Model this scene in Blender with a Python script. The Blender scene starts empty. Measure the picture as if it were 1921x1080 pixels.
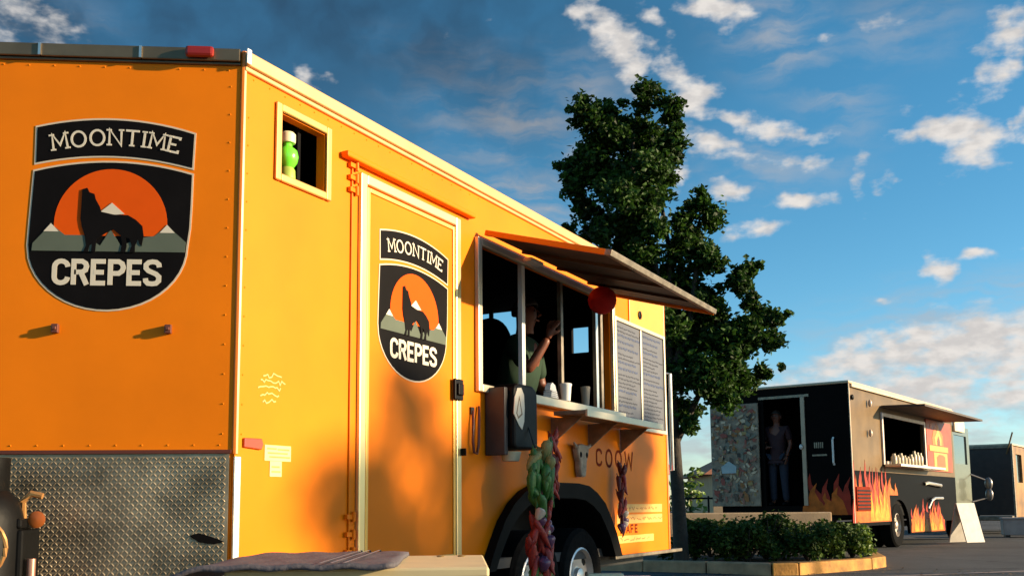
import bpy, bmesh, math, random
from mathutils import Vector, Matrix, Euler
rnd = random.Random(7)
R = math.radians
scene = bpy.context.scene
COL = scene.collection

# ---------------------------------------------------------------- camera
cam_d = bpy.data.cameras.new('camera')
cam = bpy.data.objects.new('camera', cam_d)
COL.objects.link(cam)
cam_d.sensor_width = 36.0
cam_d.lens = 36.0 * 1900 / 1921
cam_d.shift_y = 184.0 / 1921
cam_d.clip_start = 0.05
cam_d.clip_end = 2000
cam.location = (0, 0, 0.82)
cam.rotation_euler = (Matrix.Rotation(R(96.8), 3, 'X') @ Matrix.Rotation(R(-0.5), 3, 'Z')).to_euler()
scene.camera = cam

# ---------------------------------------------------------------- light
SUN_AZ = R(-7.5)      # from +X towards +Y
SUN_EL = R(13.0)
scene.view_settings.view_transform = 'Standard'
scene.view_settings.look = 'None'
scene.view_settings.gamma = 1.0
scene.view_settings.use_curve_mapping = False
scene.view_settings.exposure = 1.12
sun_d = bpy.data.lights.new('sun', 'SUN')
sun_d.energy = 5.0
sun_d.angle = R(0.9)
sun_d.color = (1.0, 0.78, 0.50)
sun = bpy.data.objects.new('sun', sun_d)
COL.objects.link(sun)
sdir = Vector((math.cos(SUN_EL) * math.cos(SUN_AZ), math.cos(SUN_EL) * math.sin(SUN_AZ), math.sin(SUN_EL)))
sun.rotation_euler = sdir.to_track_quat('Z', 'Y').to_euler()
sun.location = sdir * 60

world = bpy.data.worlds.new('World')
scene.world = world
world.use_nodes = True


def build_world():
    nt = world.node_tree
    N, L = nt.nodes, nt.links
    N.clear()

    def nd(t, **kw):
        n = N.new(t)
        for k, v in kw.items():
            setattr(n, k, v)
        return n

    def math_(op, a, b=None, clamp=False):
        n = nd('ShaderNodeMath', operation=op, use_clamp=clamp)
        for i, v in enumerate((a, b)):
            if v is None:
                continue
            if isinstance(v, (int, float)):
                n.inputs[i].default_value = v
            else:
                L.new(v, n.inputs[i])
        return n.outputs[0]

    def rng(v, a, b, c=0.0, d=1.0, smooth=True):
        n = nd('ShaderNodeMapRange', interpolation_type='SMOOTHSTEP' if smooth else 'LINEAR')
        L.new(v, n.inputs[0])
        for i, q in enumerate((a, b, c, d)):
            n.inputs[i + 1].default_value = q
        return n.outputs[0]

    out = nd('ShaderNodeOutputWorld')
    bg = nd('ShaderNodeBackground')
    bg.inputs['Strength'].default_value = 0.075
    L.new(bg.outputs[0], out.inputs[0])
    sky = nd('ShaderNodeTexSky', sky_type='NISHITA')
    sky.sun_disc = False
    sky.sun_elevation = SUN_EL
    sky.sun_rotation = R(97.5)
    sky.air_density = 1.0
    sky.dust_density = 0.6
    sky.ozone_density = 2.2
    sky.altitude = 1600
    hs = nd('ShaderNodeHueSaturation')
    hs.inputs['Saturation'].default_value = 1.25
    hs.inputs['Hue'].default_value = 0.484
    hs.inputs['Value'].default_value = 1.22
    L.new(sky.outputs[0], hs.inputs['Color'])
    tc = nd('ShaderNodeTexCoord')
    sep = nd('ShaderNodeSeparateXYZ')
    L.new(tc.outputs['Generated'], sep.inputs[0])
    x, y, z = sep.outputs
    az = math_('MULTIPLY', math_('ARCTAN2', x, y), 180 / math.pi)
    el = math_('MULTIPLY', math_('ARCSINE', z), 180 / math.pi)
    comb = nd('ShaderNodeCombineXYZ')
    L.new(az, comb.inputs[0])
    L.new(el, comb.inputs[1])
    # warped direction so that cloud edges break up
    warp = nd('ShaderNodeTexNoise')
    warp.inputs['Scale'].default_value = 0.45
    warp.inputs['Detail'].default_value = 4
    L.new(comb.outputs[0], warp.inputs['Vector'])
    wsub = nd('ShaderNodeVectorMath', operation='SUBTRACT')
    L.new(warp.outputs['Color'], wsub.inputs[0])
    wsub.inputs[1].default_value = (0.5, 0.5, 0.5)
    wmul = nd('ShaderNodeVectorMath', operation='MULTIPLY')
    L.new(wsub.outputs[0], wmul.inputs[0])
    wmul.inputs[1].default_value = (3.0, 1.5, 0.0)
    wadd = nd('ShaderNodeVectorMath', operation='ADD')
    L.new(comb.outputs[0], wadd.inputs[0])
    L.new(wmul.outputs[0], wadd.inputs[1])
    aev = wadd.outputs[0]

    def blobs(lst, vec):
        acc = None
        for (a, e, ra, re, rot, amp) in lst:
            mp = nd('ShaderNodeMapping', vector_type='TEXTURE')
            mp.inputs['Location'].default_value = (a, e, 0)
            mp.inputs['Rotation'].default_value = (0, 0, R(rot))
            mp.inputs['Scale'].default_value = (ra, re, 1)
            L.new(vec, mp.inputs['Vector'])
            ln = nd('ShaderNodeVectorMath', operation='LENGTH')
            L.new(mp.outputs[0], ln.inputs[0])
            m = rng(ln.outputs['Value'], 1.55, 0.0, 0.0, amp)
            acc = m if acc is None else math_('MAXIMUM', acc, m)
        return acc

    cumulus = [(6.6, 25.0, 2.7, 1.15, -48, 1.0), (12.3, 26.6, 2.3, 0.75, -12, 1.0), (10.7, 22.1, 1.7, 1.2, -40, .95),
               (11.8, 19.6, 1.7, 0.7, -15, .95), (14.8, 20.4, 2.1, 0.65, -8, .85), (16.1, 16.4, 1.7, 0.5, 0, .95),
               (14.3, 15.1, 1.7, 0.42, 10, .85), (12.6, 17.1, 1.2, 0.55, -15, .9), (24.7, 19.1, 2.5, 1.0, -18, 1.0),
               (25.4, 18.2, 1.5, 1.3, 0, 1.0), (27.6, 23.2, 1.2, 1.5, 0, .9), (26.6, 21.3, 1.3, 0.8, 35, .9),
               (27.9, 18.9, 0.8, 0.8, 0, 1.0), (23.3, 12.1, 0.8, 0.7, -40, .95), (25.2, 12.5, 2.1, 0.3, 0, .75),
               (4.3, 26.8, 1.3, 0.7, -40, .7), (17.3, 18.3, 1.2, 0.6, 0, .68), (19.6, 17.2, .5, 1.8, 0, .6),
               (-28.2, 23.4, 1.3, 0.9, -10, .62), (-24.0, 24.2, 1.4, .5, 5, .55), (-11.6, 23.6, 1.3, 0.5, -30, .6),
               (20.0, 7.6, 4.5, 1.0, 4, .95), (24.5, 8.2, 6.0, 1.6, 4, 1.1), (21.0, 5.6, 8.0, 1.7, 0, 1.0), (29.0, 7.0, 6.0, 2.2, 0, 1.05),
               (10.2, 20.6, 1.2, .8, -20, .8), (13.2, 21.0, 1.5, .5, -10, .8), (12.9, 18.9, 1.2, .45, 0, .75), (15.6, 18.5, 1.3, .4, 0, .7), (16.8, 19.7, 1.4, .6, -10, .72),
               (9.5, 23.8, 1.2, 1.0, -45, .75), (8.4, 26.3, 1.3, .6, -40, .75), (5.2, 27.0, 1.6, .7, -35, .8), (9.6, 18.4, .8, 1.2, 0, .7), (-27.4, 24.7, 3.6, 1.3, -8, .66),
               (21.5, 24.8, 1.2, .4, 0, .6), (21.0, 17.0, .6, .8, 0, .6), (22.4, 19.2, 1.4, .5, 0, .6), (18.2, 24.7, 1.0, .35, 0, .5), (20.6, 10.8, .8, .3, 0, .7), (17.0, 6.3, 2.5, .8, 0, .85),
               (-40, 20, 8, 2.5, 5, .9), (48, 15, 8, 2.2, 0, .9), (65, 24, 9, 2.5, 10, .9), (-75, 15, 9, 2, 0, .9), (100, 30, 10, 3, 0, .8),
               (150, 22, 12, 3, 0, .9), (-120, 26, 12, 3, 0, .9), (-160, 16, 11, 2, 0, .9)]
    cirrus = [(1.0, 17.4, 6.0, 1.7, -8, 1.0), (0.0, 21.5, 7.0, 2.0, -12, .9), (-1.5, 24.0, 6.5, 1.6, -12, .6), (4.0, 22.5, 4.0, 3.0, 0, .7), (2.0, 19.5, 7.0, 1.2, -6, .8),
              (15.5, 25.0, 4.0, 2.6, -30, .75), (18.5, 21.5, 3.0, 2.2, -35, .6), (4, 15.5, 5.0, 1.2, 0, 1.0), (22.0, 24.5, 4, 2, 0, .45), (-26.5, 24.6, 4.5, 1.6, 0, .6),
              (26.5, 9.0, 9.0, 2.6, 0, 1.0), (20.5, 6.5, 9.0, 3.0, 0, 1.0), (15.0, 18.5, 5.0, 2.0, 0, .55), (20.0, 3.0, 22.0, 4.0, 0, 1.0)]
    storm = [(-28, 28, 32, 10, -8, 1.0), (-12, 29, 22, 8, -12, 1.0), (-4, 24.5, 14, 5, -20, .6), (-26.5, 24.8, 7, 1.6, -8, .9), (-60, 26, 20, 6, 0, .9), (30, 31, 12, 5, 10, .55)]
    n1 = nd('ShaderNodeTexNoise')
    n1.inputs['Scale'].default_value = 0.62
    n1.inputs['Detail'].default_value = 6
    n1.inputs['Roughness'].default_value = 0.52
    sc = nd('ShaderNodeVectorMath', operation='MULTIPLY')
    L.new(comb.outputs[0], sc.inputs[0])
    sc.inputs[1].default_value = (1.0, 1.9, 1.0)
    L.new(sc.outputs[0], n1.inputs['Vector'])
    cmask = blobs([(a, e, ra * 1.22, re * 1.25, ro, am) for (a, e, ra, re, ro, am) in cumulus], aev)
    dens = math_('ADD', math_('MULTIPLY', cmask, 0.84), math_('MULTIPLY', math_('SUBTRACT', n1.outputs['Fac'], 0.5), 1.4))
    cov = rng(dens, 0.26, 0.86)
    # finer detail for light and shade inside the clouds
    n2 = nd('ShaderNodeTexNoise')
    n2.inputs['Scale'].default_value = 0.9
    n2.inputs['Detail'].default_value = 5
    off = nd('ShaderNodeVectorMath', operation='ADD')
    L.new(sc.outputs[0], off.inputs[0])
    off.inputs[1].default_value = (-0.35, 0.5, 3.0)
    L.new(off.outputs[0], n2.inputs['Vector'])
    shade = rng(n2.outputs['Fac'], 0.35, 0.66)
    ccol = nd('ShaderNodeMix', data_type='RGBA')
    L.new(shade, ccol.inputs['Factor'])
    ccol.inputs['A'].default_value = (5.0, 4.75, 4.5, 1)
    ccol.inputs['B'].default_value = (3.9, 3.75, 3.65, 1)
    n3 = nd('ShaderNodeTexNoise')
    n3.inputs['Scale'].default_value = 0.5
    n3.inputs['Detail'].default_value = 6
    n3.inputs['Roughness'].default_value = 0.55
    mp3 = nd('ShaderNodeMapping')
    mp3.inputs['Rotation'].default_value = (0, 0, R(14))
    mp3.inputs['Scale'].default_value = (0.45, 1.7, 1.0)
    L.new(aev, mp3.inputs['Vector'])
    L.new(mp3.outputs[0], n3.inputs['Vector'])
    cir = math_('MULTIPLY', blobs(cirrus, comb.outputs[0]), rng(n3.outputs['Fac'], 0.36, 0.72))
    cir = math_('MULTIPLY', cir, 0.92)
    m1 = nd('ShaderNodeMix', data_type='RGBA')
    L.new(cir, m1.inputs['Factor'])
    L.new(hs.outputs[0], m1.inputs['A'])
    m1.inputs['B'].default_value = (2.9, 2.95, 3.1, 1)
    n4 = nd('ShaderNodeTexNoise')
    n4.inputs['Scale'].default_value = 0.16
    n4.inputs['Detail'].default_value = 5
    L.new(aev, n4.inputs['Vector'])
    st = math_('MULTIPLY', blobs(storm, aev), rng(n4.outputs['Fac'], 0.25, 0.65, 0.45, 0.95))
    m0 = nd('ShaderNodeMix', data_type='RGBA')
    L.new(st, m0.inputs['Factor'])
    L.new(m1.outputs['Result'], m0.inputs['A'])
    m0.inputs['B'].default_value = (0.16, 0.34, 0.62, 1)
    m1 = m0
    m2 = nd('ShaderNodeMix', data_type='RGBA')
    L.new(cov, m2.inputs['Factor'])
    L.new(m1.outputs['Result'], m2.inputs['A'])
    L.new(ccol.outputs['Result'], m2.inputs['B'])
    L.new(m2.outputs['Result'], bg.inputs['Color'])


build_world()

# ---------------------------------------------------------------- materials
_M = {}


def mat(name, col, rough=0.5, metal=0.0, var=0.12, scale=6.0, bump=0.0, bscale=40.0, spec=0.5, coat=0.0, island=0.0,
        transl=0.0, emit=None):
    if name in _M:
        return _M[name]
    m = bpy.data.materials.new(name)
    m.use_nodes = True
    nt = m.node_tree
    b = nt.nodes['Principled BSDF']
    b.inputs['Roughness'].default_value = rough
    b.inputs['Metallic'].default_value = metal
    b.inputs['Specular IOR Level'].default_value = spec
    b.inputs['Coat Weight'].default_value = coat
    b.inputs['Coat Roughness'].default_value = 0.08
    tc = nt.nodes.new('ShaderNodeTexCoord')
    nz = nt.nodes.new('ShaderNodeTexNoise')
    nz.inputs['Scale'].default_value = scale
    nz.inputs['Detail'].default_value = 6
    nt.links.new(tc.outputs['Object'], nz.inputs['Vector'])
    rp = nt.nodes.new('ShaderNodeValToRGB')
    rp.color_ramp.elements[0].position = 0.3
    rp.color_ramp.elements[1].position = 0.7
    rp.color_ramp.elements[0].color = (*[c * (1 - var) for c in col], 1)
    rp.color_ramp.elements[1].color = (*[min(1, c * (1 + var)) for c in col], 1)
    nt.links.new(nz.outputs['Fac'], rp.inputs['Fac'])
    src = rp.outputs['Color']
    if island:
        g = nt.nodes.new('ShaderNodeNewGeometry')
        hsv = nt.nodes.new('ShaderNodeHueSaturation')
        mr = nt.nodes.new('ShaderNodeMapRange')
        mr.inputs[3].default_value = 1 - island
        mr.inputs[4].default_value = 1 + island
        nt.links.new(g.outputs['Random Per Island'], mr.inputs[0])
        nt.links.new(mr.outputs[0], hsv.inputs['Value'])
        nt.links.new(src, hsv.inputs['Color'])
        src = hsv.outputs['Color']
    nt.links.new(src, b.inputs['Base Color'])
    if emit:
        b.inputs['Emission Color'].default_value = (*col, 1)
        b.inputs['Emission Strength'].default_value = emit
    if bump:
        bz = nt.nodes.new('ShaderNodeTexNoise')
        bz.inputs['Scale'].default_value = bscale
        bz.inputs['Detail'].default_value = 4
        nt.links.new(tc.outputs['Object'], bz.inputs['Vector'])
        bp = nt.nodes.new('ShaderNodeBump')
        bp.inputs['Strength'].default_value = bump
        bp.inputs['Distance'].default_value = 0.02
        nt.links.new(bz.outputs['Fac'], bp.inputs['Height'])
        nt.links.new(bp.outputs[0], b.inputs['Normal'])
    if transl:
        tr = nt.nodes.new('ShaderNodeBsdfTranslucent')
        nt.links.new(src, tr.inputs['Color'])
        mx = nt.nodes.new('ShaderNodeMixShader')
        mx.inputs[0].default_value = transl
        o = nt.nodes['Material Output']
        nt.links.new(b.outputs[0], mx.inputs[1])
        nt.links.new(tr.outputs[0], mx.inputs[2])
        nt.links.new(mx.outputs[0], o.inputs[0])
    _M[name] = m
    return m


M_ORANGE = mat('orange_paint', (0.80, 0.192, 0.002), 0.45, var=0.08, scale=2.2, bump=0.09, bscale=1.6, spec=0.12)
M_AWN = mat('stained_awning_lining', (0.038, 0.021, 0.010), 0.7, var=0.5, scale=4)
M_ALU = mat('aluminium', (0.72, 0.68, 0.60), 0.38, 1.0, var=0.1, scale=9, bump=0.05)
M_ALUD = mat('weathered_aluminium', (0.24, 0.20, 0.15), 0.5, 0.8, var=0.3, scale=12, bump=0.1)
M_PLATE = mat('tread_plate_metal', (0.34, 0.27, 0.18), 0.46, 0.75, var=0.6, scale=4.5, bump=0.15, bscale=30)  # strong patches in the colour stand in for dark reflections
M_BLACK = mat('black_vinyl', (0.006, 0.005, 0.005), 0.6, var=0.2, spec=0.05)
M_BPLAS = mat('black_plastic', (0.004, 0.004, 0.004), 0.5, var=0.25, scale=14, bump=0.05, spec=0.12)
M_RUB = mat('rubber', (0.006, 0.006, 0.006), 0.9, var=0.3, scale=20, bump=0.2, spec=0.06)
M_CREAM = mat('cream_vinyl', (0.62, 0.50, 0.36), 0.5, var=0.04)
M_LETTER = mat('letter_vinyl', (0.66, 0.58, 0.45), 0.5, var=0.04)
M_SUNV = mat('sunset_vinyl', (0.70, 0.085, 0.004), 0.6, var=0.05, spec=0.06)
M_HILLV = mat('hill_vinyl', (0.105, 0.125, 0.095), 0.6, var=0.06, spec=0.08)
M_DRED = mat('dark_red_paint', (0.20, 0.022, 0.006), 0.7, spec=0.05)
M_RED = mat('red_lens', (0.26, 0.015, 0.008), 0.3)
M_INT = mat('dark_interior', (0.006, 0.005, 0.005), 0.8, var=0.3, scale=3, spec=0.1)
M_INTF = mat('kitchen_floor', (0.03, 0.03, 0.03), 0.7)
M_WHITE = mat('white_paint', (0.72, 0.70, 0.66), 0.45, var=0.06)
M_PAPER = mat('white_paper', (0.78, 0.77, 0.74), 0.8, var=0.04)
M_ASPH = mat('asphalt', (0.045, 0.043, 0.043), 0.85, var=0.35, scale=0.6, bump=0.5, bscale=60)
def wear_asphalt(m):
    nt = m.node_tree
    b = nt.nodes['Principled BSDF']
    src = b.inputs['Base Color'].links[0].from_socket
    tc = nt.nodes.new('ShaderNodeTexCoord')
    wz = nt.nodes.new('ShaderNodeTexNoise')
    wz.inputs['Scale'].default_value = 1.2
    wz.inputs['Detail'].default_value = 5
    nt.links.new(tc.outputs['Object'], wz.inputs['Vector'])
    mxv = nt.nodes.new('ShaderNodeVectorMath')
    mxv.operation = 'ADD'
    nt.links.new(tc.outputs['Object'], mxv.inputs[0])
    nt.links.new(wz.outputs['Color'], mxv.inputs[1])
    vo = nt.nodes.new('ShaderNodeTexVoronoi')
    vo.feature = 'DISTANCE_TO_EDGE'
    vo.inputs['Scale'].default_value = 0.28
    nt.links.new(mxv.outputs[0], vo.inputs['Vector'])
    mr = nt.nodes.new('ShaderNodeMapRange')
    mr.inputs[1].default_value = 0.004
    mr.inputs[2].default_value = 0.014
    mr.inputs[3].default_value = 0.35
    mr.inputs[4].default_value = 1.0
    nt.links.new(vo.outputs['Distance'], mr.inputs[0])
    st = nt.nodes.new('ShaderNodeTexNoise')
    st.inputs['Scale'].default_value = 0.22
    st.inputs['Detail'].default_value = 8
    st.inputs['Roughness'].default_value = 0.7
    nt.links.new(tc.outputs['Object'], st.inputs['Vector'])
    m2 = nt.nodes.new('ShaderNodeMapRange')
    m2.inputs[1].default_value = 0.40
    m2.inputs[2].default_value = 0.62
    m2.inputs[3].default_value = 0.45
    m2.inputs[4].default_value = 1.15
    nt.links.new(st.outputs['Fac'], m2.inputs[0])
    mu = nt.nodes.new('ShaderNodeMath')
    mu.operation = 'MULTIPLY'
    nt.links.new(mr.outputs[0], mu.inputs[0])
    nt.links.new(m2.outputs[0], mu.inputs[1])
    sc = nt.nodes.new('ShaderNodeVectorMath')
    sc.operation = 'SCALE'
    nt.links.new(src, sc.inputs[0])
    nt.links.new(mu.outputs[0], sc.inputs['Scale'])
    nt.links.new(sc.outputs[0], b.inputs['Base Color'])


wear_asphalt(M_ASPH)
M_CONC = mat('yellow_kerb_paint', (0.46, 0.21, 0.035), 0.8, var=0.4, scale=6, bump=0.3, bscale=25)
M_BRICKC = mat('worn_kerb_concrete', (0.36, 0.22, 0.12), 0.85, var=0.3, scale=7, bump=0.4, bscale=25)
M_SOIL = mat('soil', (0.05, 0.035, 0.02), 0.95, var=0.4, scale=8, bump=0.6)
M_BARK = mat('bark', (0.030, 0.022, 0.015), 0.9, var=0.35, scale=12, bump=0.8, bscale=20)
M_LEAF = mat('maple_leaf', (0.026, 0.062, 0.008), 0.55, var=0.45, scale=1.2, island=0.65, transl=0.33, spec=0.2)
M_SHRUB = mat('shrub_leaf', (0.038, 0.066, 0.009), 0.6, var=0.3, scale=2, island=0.4, transl=0.15, spec=0.15)
M_SHRUBL = mat('sunlit_shrub_leaf', (0.11, 0.17, 0.02), 0.45, var=0.3, scale=2, island=0.4, transl=0.3)  # lighter copy of shrub_leaf, with sunlight put into the colour
M_BPAINT = mat('black_gloss_paint', (0.004, 0.003, 0.003), 0.45, var=0.2, spec=0.03)
M_TAN = mat('tan_paint_and_reflection', (0.165, 0.105, 0.05), 0.42, 0.25, var=0.25, scale=1.6, spec=0.2, bump=0.1, bscale=2.5)  # on the truck wall this tan stands in for surroundings mirrored in black
M_FL_R = mat('flame_red', (0.30, 0.025, 0.010), 0.5, var=.3, scale=8, spec=.2)
M_FL_O = mat('flame_orange', (0.50, 0.115, 0.010), 0.5, var=0.35, scale=8, spec=.2)
M_FL_Y = mat('flame_yellow', (0.60, 0.25, 0.02), 0.5, var=0.35, scale=8, spec=.2)
M_SKIN = mat('skin', (0.15, 0.045, 0.022), 0.5, var=0.06)
M_GREEN = mat('green_cloth', (0.005, 0.028, 0.010), 0.85, var=0.15, scale=20)
M_MAROON = mat('maroon_cloth', (0.035, 0.010, 0.013), 0.85, var=0.15, scale=20)
M_DENIM = mat('denim', (0.018, 0.022, 0.04), 0.85, var=0.2, scale=20)
M_HAIR = mat('dark_hair', (0.02, 0.012, 0.008), 0.6)
M_GLASS = mat('dark_glass', (0.02, 0.025, 0.03), 0.05, spec=0.8, coat=0.6)
M_TERRA = mat('terracotta', (0.36, 0.13, 0.06), 0.8, var=0.2, scale=4)
M_STUCCO = mat('tan_stucco', (0.42, 0.28, 0.16), 0.9, var=0.12, scale=3, bump=0.2)
M_BEAM = mat('dark_steel', (0.02, 0.019, 0.018), 0.5, 0.4, var=0.3)


# ---------------------------------------------------------------- mesh builder
class MB:
    def __init__(self):
        self.v, self.f = [], []

    def add(self, vs, fs):
        o = len(self.v)
        self.v += [Vector(p) for p in vs]
        self.f += [[i + o for i in q] for q in fs]

    def box(self, x0, x1, y0, y1, z0, z1, mtx=None):
        vs = [(x, y, z) for z in (z0, z1) for y in (y0, y1) for x in (x0, x1)]
        if mtx:
            vs = [mtx @ Vector(p) for p in vs]
        self.add(vs, [(0, 2, 3, 1), (4, 5, 7, 6), (0, 1, 5, 4), (2, 6, 7, 3), (0, 4, 6, 2), (1, 3, 7, 5)])
        return self

    def prism(self, pts, y0, y1):
        """polygon in x,z (counter clockwise seen from -y) extruded from y0 (back) to y1 (front, smaller y)"""
        a = sum(p[0] * q[1] - q[0] * p[1] for p, q in zip(pts, pts[1:] + pts[:1]))
        if a < 0:
            pts = pts[::-1]
        n = len(pts)
        vs = [(p[0], y1, p[1]) for p in pts] + [(p[0], y0, p[1]) for p in pts]
        fs = [list(range(n)), list(range(2 * n - 1, n - 1, -1))]
        for i in range(n):
            j = (i + 1) % n
            fs.append((i, i + n, j + n, j))
        self.add(vs, fs)
        return self

    def zprism(self, pts, z0, z1):
        a = sum(p[0] * q[1] - q[0] * p[1] for p, q in zip(pts, pts[1:] + pts[:1]))
        if a < 0:
            pts = pts[::-1]
        n = len(pts)
        vs = [(p[0], p[1], z1) for p in pts] + [(p[0], p[1], z0) for p in pts]
        fs = [list(range(n)), list(range(2 * n - 1, n - 1, -1))]
        for i in range(n):
            j = (i + 1) % n
            fs.append((i, i + n, j + n, j))
        self.add(vs, fs)
        return self

    def tube(self, path, r, n=8, cap=True):
        path = [Vector(p) for p in path]
        rs = r if isinstance(r, (list, tuple)) else [r] * len(path)
        vs, fs = [], []
        up = Vector((0.13, 0.21, 0.97))
        for i, p in enumerate(path):
            d = (path[min(i + 1, len(path) - 1)] - path[max(i - 1, 0)]).normalized()
            a = d.cross(up)
            if a.length < 1e-3:
                a = d.cross(Vector((1, 0, 0)))
            a.normalize()
            b = d.cross(a)
            for k in range(n):
                t = 2 * math.pi * k / n
                vs.append(p + (a * math.cos(t) + b * math.sin(t)) * rs[i])
        for i in range(len(path) - 1):
            for k in range(n):
                fs.append((i * n + k, i * n + (k + 1) % n, (i + 1) * n + (k + 1) % n, (i + 1) * n + k))
        if cap:
            fs.append(list(range(n))[::-1])
            fs.append([(len(path) - 1) * n + k for k in range(n)])
        self.add(vs, fs)
        return self

    def lathe(self, prof, n=20, mtx=None, caps=True):
        """prof: list of (r, z)"""
        vs, fs = [], []
        for (r_, z_) in prof:
            for k in range(n):
                t = 2 * math.pi * k / n
                p = Vector((r_ * math.cos(t), r_ * math.sin(t), z_))
                vs.append(mtx @ p if mtx else p)
        for i in range(len(prof) - 1):
            for k in range(n):
                fs.append((i * n + k, i * n + (k + 1) % n, (i + 1) * n + (k + 1) % n, (i + 1) * n + k))
        if caps and prof[0][0] > 1e-6:
            fs.append(list(range(n))[::-1])
        if caps and prof[-1][0] > 1e-6:
            fs.append([(len(prof) - 1) * n + k for k in range(n)])
        self.add(vs, fs)
        return self

    def ball(self, c, rx, ry, rz, n=14, m=9):
        c = Vector(c)
        prof = []
        vs, fs = [], []
        for i in range(m + 1):
            ph = math.pi * i / m
            for k in range(n):
                t = 2 * math.pi * k / n
                vs.append(c + Vector((rx * math.sin(ph) * math.cos(t), ry * math.sin(ph) * math.sin(t), -rz * math.cos(ph))))
        for i in range(m):
            for k in range(n):
                fs.append((i * n + k, i * n + (k + 1) % n, (i + 1) * n + (k + 1) % n, (i + 1) * n + k))
        self.add(vs, fs)
        return self

    def ribbon(self, pts, w, y0, y1, closed=False):
        """stroke of width w along 2-D points (x,z) extruded y0..y1"""
        pts = [Vector((p[0], p[1])) for p in pts]
        n = len(pts)
        lf, rt = [], []
        for i, p in enumerate(pts):
            a = pts[(i - 1) % n] if (closed or i > 0) else None
            b = pts[(i + 1) % n] if (closed or i < n - 1) else None
            d1 = (p - a).normalized() if a is not None else None
            d2 = (b - p).normalized() if b is not None else None
            if d1 is None:
                d1 = d2
            if d2 is None:
                d2 = d1
            n1 = Vector((-d1.y, d1.x))
            n2 = Vector((-d2.y, d2.x))
            m = (n1 + n2)
            m = m.normalized() if m.length > 1e-4 else n1
            k = min(1.8, 1 / max(0.2, m.dot(n1)))
            lf.append(p + m * w / 2 * k)
            rt.append(p - m * w / 2 * k)
        segs = range(n if closed else n - 1)
        vs = []
        for i in range(n):
            for q in (lf[i], rt[i]):
                vs.append((q.x, y1, q.y))
            for q in (lf[i], rt[i]):
                vs.append((q.x, y0, q.y))
        fs = []
        for i in segs:
            j = (i + 1) % n
            a, b = i * 4, j * 4
            fs += [(a + 0, a + 1, b + 1, b + 0), (a + 0, b + 0, b + 2, a + 2), (a + 1, a + 3, b + 3, b + 1)]
        if not closed:
            fs += [(0, 2, 3, 1), ((n - 1) * 4, (n - 1) * 4 + 1, (n - 1) * 4 + 3, (n - 1) * 4 + 2)]
        self.add(vs, fs)
        return self

    def mesh(self, name, m, smooth=False):
        me = bpy.data.meshes.new(name)
        me.from_pydata([tuple(p) for p in self.v], [], self.f)
        me.materials.append(m)
        if smooth:
            me.polygons.foreach_set('use_smooth', [True] * len(me.polygons))
            try:
                me.set_sharp_from_angle(angle=R(40))
            except Exception:
                pass
        me.update()
        return me

    def build(self, name, m, parent=None, smooth=False, bevel=0.0, mtx=None):
        me = self.mesh(name, m, smooth)
        o = bpy.data.objects.new(name, me)
        COL.objects.link(o)
        if parent:
            o.parent = parent
        if mtx is not None:
            o.matrix_local = mtx
        if bevel:
            bv = o.modifiers.new('bevel', 'BEVEL')
            bv.width = bevel
            bv.segments = 2
            bv.limit_method = 'ANGLE'
        return o


def obj(me, name, parent=None, mtx=None):
    o = bpy.data.objects.new(name, me)
    COL.objects.link(o)
    if parent:
        o.parent = parent
    if mtx is not None:
        o.matrix_local = mtx
    return o


def tag(o, label=None, cat=None, group=None, kind=None):
    for k, v in (('label', label), ('category', cat), ('group', group), ('kind', kind)):
        if v:
            o[k] = v
    return o


def empty(name, mtx, label, cat, group=None):
    o = bpy.data.objects.new(name, None)
    COL.objects.link(o)
    o.empty_display_size = 0.1
    o.matrix_world = mtx
    return tag(o, label, cat, group)


def walls_with_holes(mb, us, zs, holes, y0, y1):
    """panel in x,z from us x zs, outer face y0, inner face y1, holes (u0,u1,z0,z1)"""
    U = sorted(set([us[0], us[1]] + [h[i] for h in holes for i in (0, 1)]))
    Z = sorted(set([zs[0], zs[1]] + [h[i] for h in holes for i in (2, 3)]))

    def solid(i, j):
        if i < 0 or j < 0 or i >= len(U) - 1 or j >= len(Z) - 1:
            return False
        c = ((U[i] + U[i + 1]) / 2, (Z[j] + Z[j + 1]) / 2)
        return not any(h[0] < c[0] < h[1] and h[2] < c[1] < h[3] for h in holes)
    for i in range(len(U) - 1):
        for j in range(len(Z) - 1):
            if not solid(i, j):
                continue
            a, b, c, d = U[i], U[i + 1], Z[j], Z[j + 1]
            mb.add([(a, y0, c), (b, y0, c), (b, y0, d), (a, y0, d)], [(0, 1, 2, 3)])
            mb.add([(a, y1, c), (b, y1, c), (b, y1, d), (a, y1, d)], [(3, 2, 1, 0)])
            if not solid(i - 1, j):
                mb.add([(a, y0, c), (a, y1, c), (a, y1, d), (a, y0, d)], [(3, 2, 1, 0)])
            if not solid(i + 1, j):
                mb.add([(b, y0, c), (b, y1, c), (b, y1, d), (b, y0, d)], [(0, 1, 2, 3)])
            if not solid(i, j - 1):
                mb.add([(a, y0, c), (b, y0, c), (b, y1, c), (a, y1, c)], [(3, 2, 1, 0)])
            if not solid(i, j + 1):
                mb.add([(a, y0, d), (b, y0, d), (b, y1, d), (a, y1, d)], [(0, 1, 2, 3)])


def frame_rect(mb, u0, u1, z0, z1, w, y0, y1):
    mb.box(u0, u0 + w, y1, y0, z0, z1)
    mb.box(u1 - w, u1, y1, y0, z0, z1)
    mb.box(u0 + w, u1 - w, y1, y0, z0, z0 + w)
    mb.box(u0 + w, u1 - w, y1, y0, z1 - w, z1)


# ================================================================ ground and setting
g = MB()
S = 700
g.add([(-S, -S, 0), (S, -S, 0), (S, S, 0), (-S, S, 0)], [(0, 1, 2, 3)])
tag(g.build('ground', M_ASPH), kind='structure')

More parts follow.
